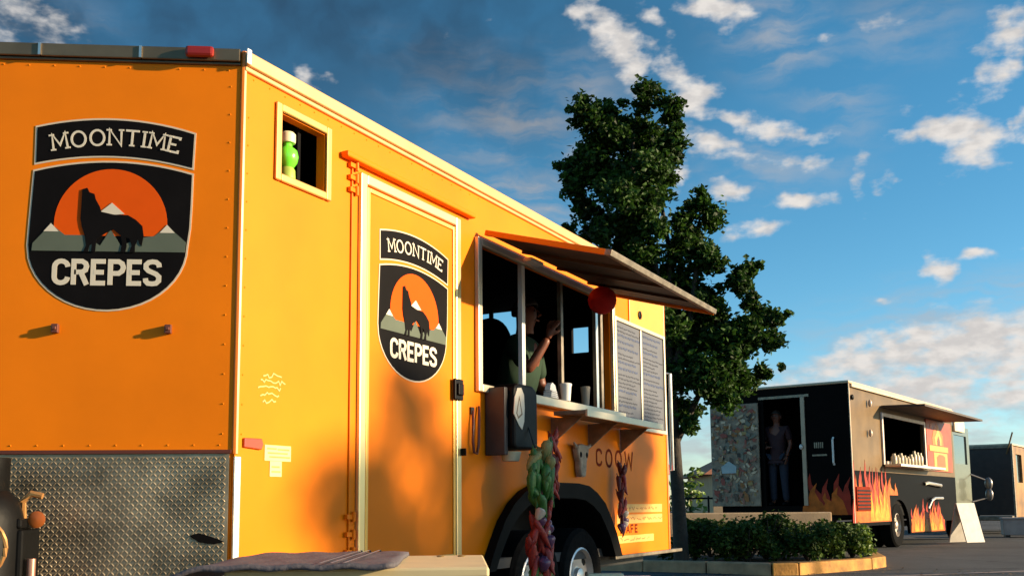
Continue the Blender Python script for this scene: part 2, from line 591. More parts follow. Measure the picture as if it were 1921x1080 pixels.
# parking line in the asphalt, running off to the right
ml = MB()
ml.add([(3.4, 11.35, .004), (14.0, 15.2, .004), (14.0, 15.32, .004), (3.4, 11.45, .004)], [(0, 1, 2, 3)])
tag(ml.build('parking_line', mat('worn_line_paint', (0.30, 0.22, 0.19), 0.85, var=0.5, scale=4)), kind='structure')

# raised planting bed with a painted kerb
bed = [(0.9, 13.4), (2.35, 12.55), (3.02, 12.02), (3.35, 12.05), (4.55, 13.02), (4.9, 13.5), (5.35, 15.2), (5.4, 16.4), (3.2, 17.4), (0.6, 17.4)]


def inset(poly, d):
    c = Vector((sum(p[0] for p in poly) / len(poly), sum(p[1] for p in poly) / len(poly)))
    return [tuple(Vector(p) + (c - Vector(p)).normalized() * d) for p in poly]


bi = inset(bed, 0.17)
sb = MB()
sb.zprism(bi, -0.02, 0.11)
tag(sb.build('planting_bed', M_SOIL), kind='structure')
kerb = empty('kerb', Matrix(), 'painted yellow concrete kerb round the planting bed', 'kerb')
kerb['kind'] = 'structure'
del kerb['category']
for i in range(len(bed)):
    j = (i + 1) % len(bed)
    a, b, c, d = Vector(bed[i]), Vector(bed[j]), Vector(bi[j]), Vector(bi[i])
    L_ = (b - a).length
    k = max(1, round(L_ / 1.05))
    for q in range(k):
        t0, t1 = q / k + .008 / L_, (q + 1) / k - .008 / L_
        m_ = M_BRICKC if i in (0, 1, 8, 9) else M_CONC
        mb = MB()
        mb.zprism([tuple(a.lerp(b, t0)), tuple(a.lerp(b, t1)), tuple(d.lerp(c, t1)), tuple(d.lerp(c, t0))], -0.02, 0.14)
        mb.build('kerb_stone', m_, kerb, bevel=0.015)

# ================================================================ yellow food trailer
YAW = R(27.9)
P0 = Vector((-1.1056, 4.0305, 0))
T = Matrix.Translation(P0) @ Matrix.Rotation(R(90) - YAW, 4, 'Z')   # +x along the side to the rear, -y outwards
VF = Matrix.Rotation(R(-57.1), 4, 'Z')    # frame of the nose panel: x towards the side corner, -y outwards
LEN, WID, ZB, ZT = 5.16, 2.10, 0.46, 2.715
TIP = Vector((-0.679, 1.05))
VL = 1.25

trailer = empty('food_trailer', T, 'bright orange V-nosed food trailer with round badge, side door and propped serving hatch', 'food trailer')

# side walls ------------------------------------------------------
HATCH = (1.955, 3.93, 1.52, 2.345)
SWIN = (0.235, 0.535, 2.262, 2.530)
mb = MB()
walls_with_holes(mb, (0.0, LEN), (1.0, 2.65), [HATCH, SWIN], 0.0, 0.045)


def arch_pts(u0, u1, top, zbase):
    """teardrop tandem wheel opening, from front foot over the top to the rear foot"""
    pts = []
    prof = [(0, 0), (.02, .14), (.055, .33), (.10, .55), (.16, .74), (.23, .88), (.31, .97), (.40, 1), (.62, 1), (.71, .97), (.78, .88),
            (.85, .74), (.90, .55), (.95, .33), (.98, .14), (1, 0)]
    return [(u0 + (u1 - u0) * a, zbase + (top - zbase) * b) for a, b in prof]


ARCH = arch_pts(1.99, 3.92, 0.945, ZB)
low = [(0, ZB)] + ARCH + [(LEN, ZB), (LEN, 1.0), (0, 1.0)]
mb.prism(low, 0.045, 0.0)
mb.build('side_wall', M_ORANGE, trailer)
mb = MB()
mb.box(0, LEN, WID - .045, WID, ZB, 2.65)
mb.build('side_wall', M_ORANGE, trailer)
# nose panels
for side in (0, 1):
    mb = MB()
    mb.box(-VL + .002, -.012, 0.0, 0.04, 1.05, 2.65)
    mb.box(-VL + .002, -.012, 0.004, 0.04, ZB, 1.05)
    o = mb.build('nose_panel', M_ORANGE, trailer)
    mm = VF.copy()
    if side:
        mm = Matrix.Translation((0, WID, 0)) @ Matrix.Scale(-1, 4, (0, 1, 0)) @ VF
        mb2 = MB()
        mb2.v = [mm @ p for p in mb.v]
        mb2.f = [f[::-1] for f in mb.f]
        bpy.data.objects.remove(o)
        mb2.build('nose_panel', M_ORANGE, trailer)
    else:
        o.matrix_local = mm
# roof, floor, rear wall with its two openings
mb = MB()
mb.zprism([(0.02, .03), (LEN - .02, .03), (LEN - .02, WID - .03), (.02, WID - .03), (TIP.x + .03, TIP.y)], 2.64, 2.70)
mb.build('roof', M_ALUD, trailer)
mb = MB()
mb.zprism([(0.02, .05), (LEN - .02, .05), (LEN - .02, WID - .05), (.02, WID - .05), (TIP.x + .08, TIP.y)], ZB, .52)
mb.build('trailer_floor', M_INTF, trailer)
rw = MB()
walls_with_holes(rw, (0.05, WID - .05), (.52, 2.64), [(1.30, 1.84, 1.60, 2.63), (.67, .83, 2.17, 2.40)], 0.0, .04)
rw.build('rear_wall', M_INT, trailer, mtx=Matrix.Translation((LEN - .045, 0, 0)) @ Matrix.Rotation(R(90), 4, 'Z'))
# dark kitchen lining so the inside reads as a room
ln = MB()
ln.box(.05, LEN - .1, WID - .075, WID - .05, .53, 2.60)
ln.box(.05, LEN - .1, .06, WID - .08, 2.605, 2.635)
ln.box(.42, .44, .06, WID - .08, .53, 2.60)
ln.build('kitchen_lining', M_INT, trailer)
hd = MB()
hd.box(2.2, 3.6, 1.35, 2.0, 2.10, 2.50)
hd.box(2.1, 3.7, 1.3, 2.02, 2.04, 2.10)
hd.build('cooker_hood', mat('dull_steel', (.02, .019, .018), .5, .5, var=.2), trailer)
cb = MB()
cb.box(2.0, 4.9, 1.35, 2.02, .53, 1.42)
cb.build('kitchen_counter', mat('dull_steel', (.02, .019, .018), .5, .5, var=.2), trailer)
# chassis
ch = MB()
for y in (.22, WID - .32):
    ch.box(.05, LEN - .05, y, y + .1, .36, .458)
for x in (.5, 1.6, 4.2, 5.0):
    ch.box(x, x + .08, .32, WID - .32, .37, .45)
ch.tube([(.1, .3, .40), (-1.75, 1.05, .40)], .05, 6)
ch.tube([(.1, 1.8, .40), (-1.75, 1.05, .40)], .05, 6)
ch.box(-1.95, -1.65, .99, 1.11, .36, .46)
ch.build('chassis', M_BEAM, trailer)

# rails and trims
mb = MB()
mb.box(0.0, LEN + .005, -.026, .03, 2.652, 2.712)
mb.box(0.0, LEN + .005, -.014, .004, 2.630, 2.651)
mb.build('roof_rail', mat('painted_rail', (.62, .36, .14), .45, .25, var=.1), trailer, bevel=.006)
o = MB()
for k in range(3):
    x1 = -.012 - k * .4
    o.box(x1 - .397, x1, -.024, .02, 2.662, 2.716)
o.box(-1.235, -.012, -.012, .002, 2.650, 2.661)
o.build('nose_rail', mat('bronze_rail', (.17, .125, .075), .42, .7, var=.3, scale=4), trailer, bevel=.004, mtx=VF)
for k in (1, 2):
    MB().box(-.012 - k * .4 - .006, -.012 - k * .4 + .004, -.030, -.0245, 2.664, 2.714).build('rail_joint', M_ALU, trailer, mtx=VF)
# rivets under the rails
def rivets(name, pts, r_, mtx=None):
    mb = MB()
    for (u, z) in pts:
        vs = [(u + r_ * math.cos(R(60 * k)), -.0005, z + r_ * math.sin(R(60 * k))) for k in range(6)] + [(u, -.004, z)]
        mb.add(vs, [((k + 1) % 6, k, 6) for k in range(6)])
    o = mb.build(name, M_ORANGE, trailer, mtx=mtx)
    o['kind'] = 'stuff'
rivets('rivets', [(.06 + .10 * k, 2.612) for k in range(51) if not (2.0 < .06 + .1 * k < 3.9)] + [(u, .52 + .12 * k) for u in (.035, 5.125) for k in range(17)] + [(.12 + .1 * k, .485) for k in range(18)], .0045)
rivets('rivets', [(-.06 - .10 * k, 2.63) for k in range(12)] + [(-.05, 1.12 + .12 * k) for k in range(13)] + [(-.06 - .1 * k, 1.075) for k in range(12)], .0038, VF)
# corner trim post
mb = MB()
mb.tube([(.006, .004, 1.04), (.006, .004, 2.715)], .013, 8)
mb.build('corner_trim', mat('orange_trim', (.80, .20, .006), .35, var=.03), trailer, smooth=True)
mb = MB()
mb.box(-.004, .030, -.008, .002, ZB, 1.03)
mb.build('corner_guard', M_ALU, trailer, bevel=.003)
mb = MB()
mb.box(-.014, .012, -.034, -.026, 2.652, 2.718)
mb.build('rail_end_cap', M_ALU, trailer, bevel=.003)

# tread plate on the nose, with the raised lozenges
mb = MB()
mb.box(-1.2, -.02, -.006, -.001, ZB, 1.040)
pl = mb.build('stone_guard', M_PLATE, trailer, mtx=VF)
mb = MB()
nx, nz = 70, 34
for i in range(nx):
    for k in range(nz):
        cx, cz = -1.19 + (i + .5) * 1.16 / nx, ZB + .01 + (k + .5) * .56 / nz
        ang = R(45) if (i + k) % 2 else R(-45)
        ca, sa = math.cos(ang), math.sin(ang)
        hx, hw = .0098, .0032
        loc = [(-hx, 0), (-hx * .3, -hw), (hx * .3, -hw), (hx, 0), (hx * .3, hw), (-hx * .3, hw)]
        base = [(cx + a * ca - b * sa, -.0062, cz + a * sa + b * ca) for a, b in loc]
        top = [(cx + a * ca * .5, -.0100, cz + a * sa * .5) for a in (-hx, hx)]
        mb.add(base + top, [(0, 1, 6), (1, 2, 7, 6), (2, 3, 7), (3, 4, 7), (4, 5, 6, 7), (5, 0, 6)])
o = mb.build('tread_lozenges', M_PLATE, trailer, mtx=VF)
o['kind'] = 'stuff'
mb = MB()
mb.box(-1.22, -.012, -.016, -.001, 1.0415, 1.056)
mb.build('guard_edge', mat('rust_trim', (.10, .02, .008), .6), trailer, mtx=VF)
mb = MB()   # lettered hole in the plate (a worn slot) and a bolt
mb.prism([(-.165, .69), (-.13, .70), (-.08, .685), (-.03, .665), (-.07, .655), (-.13, .665)], -.006, -.0108)
mb.build('drain_slot', M_BLACK, trailer, mtx=Matrix.Translation((0, 0, .03)) @ VF)

# marker light, latches
mb = MB()
mb.box(-.230, -.115, -.052, -.025, 2.668, 2.714)
mb.build('marker_light', M_RED, trailer, bevel=.012, mtx=VF)
for v in (.716, .279):
    mb = MB()
    mb.box(-v - .004, -v + .022, -.022, 0, 1.520, 1.556)
    mb.box(-v + .001, -v + .017, -.030, -.022, 1.531, 1.545)
    mb.build('latch', mat('brown_latch', (.16, .05, .03), .5, .3), trailer, bevel=.003, mtx=VF)

# ---------------------------------------------------------------- glyphs
def arcpts(cx, cy, rx, ry, a0, a1, n):
    return [(cx + rx * math.cos(R(a0 + (a1 - a0) * i / n)), cy + ry * math.sin(R(a0 + (a1 - a0) * i / n))) for i in range(n + 1)]


GL = {
    'M': (.95, [[(.06, 0), (.10, 1), (.475, .30), (.85, 1), (.89, 0)]], [(.06, 0), (.89, 0), (.06, 1), (.89, 1)]),
    'O': (.92, ['o'], []),
    'N': (.85, [[(.08, 0), (.08, 1), (.77, 0.02), (.77, 1)]], [(.08, 0), (.05, 1), (.77, 1)]),
    'T': (.80, [[(0, .95), (.80, .95)], [(.40, .95), (.40, 0)]], [(.40, 0)]),
    'I': (.30, [[(.15, 0), (.15, 1)]], [(.15, 0), (.15, 1)]),
    'E': (.66, [[(.64, .82), (.64, .95), (.08, .95), (.08, .05), (.66, .05), (.66, .2)], [(.08, .5), (.48, .5)]], [(.08, 1), (.08, 0)]),
}
GLB = {
    'C': (.62, [arcpts(.31, .70, .24, .23, 0, 180, 8) + arcpts(.31, .30, .24, .23, 180, 360, 8)]),
    'R': (.64, [[(.08, 0), (.08, .93), (.38, .93), (.50, .85), (.54, .74), (.50, .58), (.38, .50), (.10, .50)], [(.34, .50), (.56, 0)]]),
    'E': (.56, [[(.52, .93), (.08, .93), (.08, .07), (.52, .07)], [(.10, .5), (.46, .5)]]),
    'P': (.62, [[(.08, 0), (.08, .93), (.38, .93), (.50, .85), (.55, .70), (.50, .55), (.38, .46), (.10, .46)]]),
    'S': (.62, [[(.55, .72), (.53, .84), (.44, .92), (.30, .94), (.16, .91), (.07, .82), (.07, .68), (.16, .58), (.44, .45), (.54, .35),
                 (.54, .18), (.44, .08), (.30, .06), (.15, .08), (.07, .17), (.06, .28)]]),
    'A': (.62, [[(.04, 0), (.31, .95), (.58, 0)], [(.16, .30), (.46, .30)]]),
    'F': (.54, [[(.08, 0), (.08, .93), (.52, .93)], [(.10, .5), (.44, .5)]]),
    'O': (.62, ['o']), 'W': (.90, [[(.03, 1), (.22, 0), (.45, .8), (.68, 0), (.87, 1)]]),
}


def glyph_mesh(ch, h, y, bold=False, xs=1.0, w=None, m=None):
    src = GLB if bold else GL
    g_ = src[ch]
    mb = MB()
    wd = (w or (.19 if bold else .13)) * h
    for k, st in enumerate(g_[1]):
        if st == 'o':
            pts = arcpts(g_[0] / 2, .5, (.30 if bold else .40), .46, 0, 340, 17)
            mb.ribbon([(a * h * xs, b * h) for a, b in pts], wd, y, y - .0015 - k * .0003, closed=True)
        else:
            mb.ribbon([(a * h * xs, b * h) for a, b in st], wd, y, y - .0015 - k * .0003)
    if not bold:
        for q, (a, b) in enumerate(g_[2]):
            bb = .05 if b < .5 else .95
            mb.ribbon([((a - .15) * h * xs, bb * h), ((a + .15) * h * xs, bb * h)], wd * .75, y, y - .0024 - q * .0002)
    return mb.mesh('letter', m or M_LETTER)


# ---------------------------------------------------------------- the badge
def px(p):      # badge drawing units: 1080-pixel trace, centred
    return ((p[0] - 547) * .000845, (538 - p[1]) * .000862)


def arc3(x0, y0, xm, ym, x1, y1, n=14):
    """parabola-like arc through three trace points"""
    out = []
    for i in range(n + 1):
        t = i / n
        x_ = x0 + (x1 - x0) * t
        c = 4 * (ym - (y0 + y1) / 2)
        y_ = y0 + (y1 - y0) * t + c * t * (1 - t)
        out.append((x_, y_))
    return out


def grow(poly, d):
    c = (sum(p[0] for p in poly) / len(poly), sum(p[1] for p in poly) / len(poly))
    n = len(poly)
    a = sum(p[0] * q[1] - q[0] * p[1] for p, q in zip(poly, poly[1:] + poly[:1]))
    sg = 1 if a > 0 else -1
    out = []
    for i in range(n):
        p0, p1, p2 = Vector(poly[i - 1]), Vector(poly[i]), Vector(poly[(i + 1) % n])
        d1, d2 = (p1 - p0).normalized(), (p2 - p1).normalized()
        n1, n2 = Vector((d1.y, -d1.x)) * sg, Vector((d2.y, -d2.x)) * sg
        m = n1 + n2
        m = m.normalized() if m.length > 1e-4 else n1
        out.append(tuple(p1 + m * d / max(.35, m.dot(n1))))
    return out


banner = arc3(174, 112, 550, 68, 938, 130) + [(932, 298)] + arc3(930, 298, 550, 246, 176, 287)[1:] + []
sides_r = [(932, 340), (930, 480), (926, 600), (915, 690)]
bot = [(536 + 379 * math.cos(R(a)), 690 + 308 * math.sin(R(a))) for a in range(8, 172, 8)]
shield = arc3(172, 330, 550, 280, 932, 334) + sides_r[1:] + bot + [(157, 690), (160, 600), (165, 480)]
sun_c, sun_r = (547, 585), 272
sunp = [(sun_c[0] + sun_r * math.cos(R(a)), sun_c[1] - sun_r * math.sin(R(a))) for a in range(-12, 193, 6)]
hills = [(175, 718), (178, 682), (262, 588), (330, 640), (420, 640), (500, 690), (547, 610), (600, 690), (690, 650), (760, 640), (820, 588), (912, 668), (908, 718)]
caps = [[(262, 584), (228, 624), (300, 624)], [(820, 584), (784, 624), (858, 624)], [(550, 480), (482, 536), (515, 530), (550, 540), (612, 534)]]
wolf = [(405, 418), (428, 408), (440, 430), (464, 438), (470, 462), (492, 500), (500, 525), (560, 538), (630, 540), (668, 562), (700, 592), (708, 640),
        (700, 690), (688, 680), (682, 655), (668, 690), (668, 722), (640, 722), (652, 690), (640, 655), (622, 650), (628, 690), (622, 722), (598, 722),
        (606, 680), (598, 640), (560, 610), (520, 632), (482, 660), (478, 722), (458, 722), (462, 680), (450, 690), (444, 722), (420, 722), (434, 690),
        (425, 640), (410, 600), (402, 560)]


def flat(pts, y0, y1, m, name):
    return MB().prism([px(p) for p in pts], y0, y1).mesh(name, m)


BADGE = [('banner_border', flat(grow(banner, 9), -.0002, -.0020, M_CREAM, 'banner_border')),
         ('shield_border', flat(grow(shield, 9), -.0002, -.0020, M_CREAM, 'shield_border')),
         ('banner_field', flat(banner, -.0004, -.0032, M_BLACK, 'banner_field')),
         ('shield_field', flat(shield, -.0004, -.0032, M_BLACK, 'shield_field')),
         ('sun_disc', flat(sunp, -.0032, -.0044, M_SUNV, 'sun_disc')),
         ('hills', flat(hills, -.0034, -.0056, M_HILLV, 'hills')),
         ('snow_cap', flat(caps[0], -.0050, -.0066, M_LETTER, 'snow_cap')),
         ('snow_cap', flat(caps[1], -.0050, -.0066, M_LETTER, 'snow_cap')),
         ('snow_cap', flat(caps[2], -.0040, -.0066, M_LETTER, 'snow_cap')),
         ('wolf', flat(wolf, -.0050, -.0078, M_BLACK, 'wolf'))]
LET = []
# MOONTIME along the banner arc
word = 'MOONTIME'
hgt = 82 * .000862
adv = [GL[c][0] * hgt for c in word]
gap = 11 * .000845
tot = sum(adv) + gap * (len(word) - 1)
Rad = 1320 * .00085
xx = -tot / 2
for c, a_ in zip(word, adv):
    mid = xx + a_ / 2
    th = mid / Rad
    base = px((555, 196))
    mtx = Matrix.Translation((base[0] + Rad * math.sin(th), 0, base[1] - Rad + Rad * math.cos(th))) @ Matrix.Rotation(th * .95, 4, 'Y') @ Matrix.Translation((-a_ / 2, 0, 0))
    LET.append((glyph_mesh(c, hgt, -.0034), mtx))
    xx += a_ + gap
word = 'CREPES'
hgt = 122 * .000862
x0, z0 = px((278, 880))
x1_, _ = px((797, 880))
tot = sum(GLB[c][0] for c in word)
k = (x1_ - x0) / (tot + .06 * 5) / hgt
xx = x0
for c in word:
    LET.append((glyph_mesh(c, hgt, -.0034, True, k), Matrix.Translation((xx, 0, z0))))
    xx += (GLB[c][0] + .06) * hgt * k


def badge(frame, cx, cz, sx, sz, label):
    base = bpy.data.objects.new('logo_badge', None)
    COL.objects.link(base)
    base.parent = trailer
    base.matrix_local = frame @ Matrix.Translation((cx, 0, cz)) @ Matrix.Diagonal((sx, 1, sz, 1))
    base['label'] = label
    for nm, me in BADGE:
        obj(me, nm, base)
    for me, mx in LET:
        obj(me, 'letter', base, mx)


badge(VF, -.511, 2.006, .965, .98, 'large howling wolf badge on the trailer nose')

# ---------------------------------------------------------------- door
dz0, dz1, du0, du1 = .50, 2.425, .785, 1.715
door = MB().box(du0 + .052, du1 - .052, -.018, -.002, dz0 + .05, dz1 - .055).build('door', M_ORANGE, trailer, bevel=.004)
mb = MB()
frame_rect(mb, du0, du1, dz0, dz1, .05, -.001, -.030)
mb.build('door_frame', mat('satin_frame', (.80, .62, .30), .32, .75, var=.06), trailer, bevel=.006)
mb = MB()
frame_rect(mb, du0 + .056, du1 - .056, dz0 + .054, dz1 - .059, .022, -.0182, -.026)
mb.build('door_edge', mat('door_edge_trim', (.80, .46, .10), .4, .5, var=.06), door, bevel=.003)
mb = MB()
mb.box(.655, 1.86, -.045, -.001, 2.462, 2.492)
mb.build('drip_rail', M_ORANGE, trailer, bevel=.008)
hb = MB()
hb.box(du0 - .050, du0 - .002, -.010, -.001, dz0, dz1 + .02)
hb.build('frame_shadow_strip', M_ORANGE, trailer, bevel=.004)  # added strip stands in for the shadow band beside the door frame
for z in (.60, .68, .76, 2.30, 2.36, 2.42):
    mb = MB()
    mb.tube([(du0 - .028, -.022, z), (du0 - .028, -.022, z + .045)], .009, 8)
    mb.box(du0 - .075, du0 - .03, -.021, -.0005, z + .012, z + .033)
    mb.build('hinge', M_ORANGE, trailer, smooth=True)
mb = MB()
mb.box(1.618, 1.706, -.048, -.0305, 1.40, 1.515)
mb.box(1.634, 1.690, -.062, -.048, 1.425, 1.49)
mb.build('door_handle', M_BPLAS, door, bevel=.006)
mb = MB()
mb.box(1.705, 1.712, -.06, -.03, 1.10, 1.14)
mb.build('bolt_catch', M_BPLAS, door)
badge(Matrix.Translation((0, -.0185, 0)), 1.262, 1.835, .975, .935, 'smaller howling wolf badge on the side door')

# small vent window
mb = MB()
frame_rect(mb, .195, .575, 2.222, 2.570, .036, -.001, -.016)
wf = mb.build('vent_window', mat('satin_frame2', (.62, .36, .10), .4, .5, var=.1), trailer, bevel=.006)
vb = MB()
vb.box(.20, .57, .20, .215, 2.1, 2.6)
vb.build('window_backing', M_INT, wf)
vb = MB()
vb.box(.23, .54, .046, .20, 2.235, 2.262)
vb.build('window_shelf', M_INT, wf)
# bottle lantern standing in it
bt = empty('bottle', T @ Matrix.Translation((.345, .055, 2.2635)), 'bright green round bottle with cream cap in the small vent window', 'bottle')
MB().lathe([(.028, 0), (.038, .01), (.036, .05), (.028, .062)], 16).build('base', mat('bottle_base', (.30, .42, .06), .5), bt, smooth=True)
MB().lathe([(.028, .0625), (.044, .085), (.050, .112), (.044, .14), (.022, .158), (.02, .175)], 18).build('body', mat('green_glass', (.16, .78, .04), .25, var=.1, coat=.5), bt, smooth=True)
MB().lathe([(.034, .1755), (.036, .185), (.036, .215), (.028, .224)], 16).build('cap', mat('cream_cap', (.72, .66, .42), .5), bt, smooth=True)

# reflector, stickers, faded print
mb = MB()
mb.prism([(.043, 1.068), (.145, 1.062), (.155, 1.085), (.145, 1.108), (.043, 1.106)], -.001, -.012)
mb.build('reflector', mat('amber_red', (.42, .045, .008), .3, coat=.4), trailer, bevel=.003)
mb = MB()
mb.box(.172, .335, -.0030, -.0005, 1.02, 1.085)
mb.box(.205, .278, -.0030, -.0005, .955, 1.019)
st = mb.build('sticker', mat('cream_sticker', (.78, .62, .22), .6), trailer)
mb = MB()
for q, (u0, u1, z) in enumerate([(.185, .245, 1.07), (.25, .325, 1.068), (.19, .315, 1.052), (.20, .33, 1.036), (.215, .265, .995), (.215, .27, .975)]):
    mb.box(u0, u1, -.0034, -.0029, z - .004, z + .004)
mb.build('sticker_print', mat('faded_print', (.42, .26, .06), .6), st)
mb = MB()
rr = random.Random(3)
for q in range(5):
    z = 1.375 - q * .027
    u = .125 + .03 * abs(q - 2) * .5
    pts = []
    while u < .30 - .02 * abs(q - 1):
        pts.append((u, z + rr.uniform(-.011, .011)))
        u += rr.uniform(.008, .018)
    mb.ribbon(pts, .006, -.0005, -.0016)
mb.build('faded_signature', mat('faded_white', (.80, .36, .10), .6), trailer)

# hatch frame, dividers, sill
mb = MB()
frame_rect(mb, HATCH[0] - .045, HATCH[1] + .055, HATCH[2] - .045, HATCH[3] + .03, .045, -.001, -.030)
hf = mb.build('hatch_frame', mat('pale_frame', (.62, .53, .38), .42, .55, var=.08), trailer, bevel=.005)
for u, w, m_ in ((2.53, .022, M_WHITE), (3.10, .018, M_ALUD), (3.70, .02, M_ALU), (3.79, .02, M_ALUD)):
    mb = MB()
    mb.box(u - w, u + w, .002, .030, HATCH[2], HATCH[3] - .001)
    mb.build('divider', m_, hf)
mb = MB()
mb.box(2.53, HATCH[1] + .12, -.075, -.031, 1.455, 1.512)
mb.build('hatch_sill', mat('pale_frame', (.62, .53, .38)), trailer, bevel=.005)
shelf = MB().box(2.78, 4.17, -.30, -.077, 1.398, 1.425).build('counter_shelf', M_ALUD, trailer, bevel=.003)
MB().box(2.775, 4.175, -.318, -.301, 1.382, 1.428).build('shelf_lip', mat('pale_frame', (.62, .53, .38)), shelf, bevel=.003)
for u in (2.9, 3.5, 4.1):
    mb = MB()
    mb.prism([(0, 1.395), (.22, 1.395), (.0, 1.22)], -.008, .008)
    mb.build('shelf_bracket', M_ALUD, shelf, mtx=Matrix.Translation((u, -.005, 0)) @ Matrix.Rotation(R(-90), 4, 'Z'))

# awning: hinged above the hatch, sloping out and down
awA, awB = Vector((0, -.034, 2.392)), Vector((0, -.82, 2.172))
dd = (awB - awA).normalized()
nn = Vector((0, -dd.z, dd.y)).normalized()
if nn.z < 0:
    nn = -nn
am = Matrix(((1, 0, 0, 0), (0, -dd.y, nn.y, awA.y), (0, -dd.z, nn.z, awA.z), (0, 0, 0, 1)))
AW = (awB - awA).length
u0, u1 = 1.95, 3.90
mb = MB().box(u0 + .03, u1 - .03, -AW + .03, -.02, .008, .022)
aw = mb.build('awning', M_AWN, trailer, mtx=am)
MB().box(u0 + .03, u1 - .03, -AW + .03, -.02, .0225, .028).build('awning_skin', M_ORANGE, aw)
MB().box(u0, u0 + .029, -AW, -.01, -.002, .03).build('awning_edge', M_ORANGE, aw, bevel=.004)
MB().box(u1 - .029, u1, -AW, -.01, -.012, .03).build('awning_edge', M_ORANGE, aw, bevel=.004)
MB().box(u0 - .002, u1 + .002, -AW - .012, -AW + .029, -.004, .032).build('awning_front_rail', M_ALUD, aw, bevel=.004)
mb = MB()
for u in (2.4, 2.9, 3.4):
    mb.box(u - .012, u + .012, -AW + .031, -.03, -.010, .007)
mb.build('awning_rib', M_BEAM, aw)
# awning lamp strip
MB().box(2.45, 2.62, -.10, -.04, 2.335, 2.360).build('hatch_lamp', M_WHITE, trailer, bevel=.005)

# upper rear panel with a hole
MB().box(4.33, 5.13, -.012, -.0005, 2.15, 2.60).build('access_panel', mat('yellow_panel', (.86, .33, .03), .4, var=.05), trailer, bevel=.004)
MB().lathe([(.032, 0), (.034, .008), (.02, .012), (.018, .004)], 16, Matrix.Translation((4.547, -.0125, 2.345)) @ Matrix.Rotation(R(90), 4, 'X')).build('socket', M_BPLAS, trailer, smooth=True)

# lower lettering
mb = MB()
wl = 'COOW'
for q, c in enumerate(wl):
    me = glyph_mesh(c, .13, -.001, True, 1.45, .15, M_DRED)
    obj(me, 'letter', trailer, Matrix.Translation((3.63 + q * .185, 0, 1.105)))
mb = MB()
mb.box(4.02, 4.99, -.0022, -.0004, .772, .836)
mb.box(4.00, 4.99, -.0022, -.0004, .690, .757)
mb.box(3.99, 4.78, -.0022, -.0004, .545, .600)
lp = mb.build('lettering_panel', mat('pale_yellow_vinyl', (.84, .44, .09), .5), trailer)
mb = MB()
for z in (.804, .724, .573):
    u = 4.06
    while u < (4.9 if z > .6 else 4.7):
        w = rr.uniform(.03, .11)
        mb.ribbon([(u + i * w / 5, z + rr.uniform(-.012, .012)) for i in range(6)], .008, -.0020, -.0028)
        u += w + .03
mb.build('small_print', mat('faded_orange_print', (.50, .17, .02), .5), lp)
for q, c in enumerate('CAFE'):
    obj(glyph_mesh(c, .062, -.0006, True, 1.8, .22, M_DRED), 'letter', trailer, Matrix.Translation((4.10 + q * .088, 0, .618)))

# fender flare, wheel well, wheels
mb = MB()
A0 = arch_pts(1.955, 3.955, .975, ZB)
A1 = arch_pts(2.06, 3.85, .875, ZB)
n = len(A0)
vs, fs = [], []
for p, q in zip(A0, A1):
    vs += [(p[0], -.004, p[1]), (p[0], -.060, p[1]), (q[0], -.050, q[1]), (q[0], .34, q[1])]
for i in range(n - 1):
    for k in range(3):
        fs.append((i * 4 + k, i * 4 + k + 1, i * 4 + 4 + k + 1, i * 4 + 4 + k))
mb.add(vs, fs)
mb.build('fender', mat('fender_plastic', (.005, .0045, .004), .6, var=.3, scale=8, spec=.06), trailer, smooth=True)
mb = MB()
mb.box(1.97, 3.94, .345, .36, .40, .98)
mb.build('wheel_well', M_BPLAS, trailer)


def wheel(parent, mtx, rad, wid, rimr, rim_m):
    w = bpy.data.objects.new('wheel', None)
    COL.objects.link(w)
    w.parent = parent
    w.matrix_local = mtx
    h = wid / 2
    ty = MB().lathe([(rimr, -h * .85), (rimr + .03, -h), (rad * .93, -h * .96), (rad, -h * .72), (rad, h * .72), (rad * .93, h * .96), (rimr + .03, h), (rimr, h * .85)], 36, caps=False).build('tyre', M_RUB, w, smooth=True)
    mb = MB()
    mb.lathe([(rimr, h * .85), (rimr - .012, h * .9), (rimr - .03, h * .50), (rimr * .55, h * .56), (rimr * .42, h * .50), (rimr * .33, h * .52), (rimr * .30, h * .78), (rimr * .2, h * .86), (.001, h * .88)], 32, caps=False)
    mb.build('rim', rim_m, w, smooth=True)
    hb_ = MB()
    for k in range(8):
        a = R(45 * k)
        ca, sa = math.cos(a), math.sin(a)
        p = lambda r_, t_: (r_ * ca - t_ * sa, r_ * sa + t_ * ca)
        ri, ro = rimr * .60, rimr * .80
        hb_.zprism([p(ri, -.018), p((ri + ro) / 2, -.032), p(ro, -.026), p(ro, .026), p((ri + ro) / 2, .032), p(ri, .018)], h * .42, h * .575)
    hb_ = hb_.build('rim_holes', M_BPLAS, w)
    hb_['kind'] = 'stuff'
    return w


M_RIM = mat('silver_rim', (.62, .58, .54), .35, .8, var=.15)
for u in (2.72, 3.42):
    wheel(trailer, Matrix.Translation((u, .12, .337)) @ Matrix.Rotation(R(90), 4, 'X'), .337, .21, .205, M_RIM)
    wheel(trailer, Matrix.Translation((u, WID - .12, .337)) @ Matrix.Rotation(R(-90), 4, 'X'), .337, .21, .205, M_RIM)
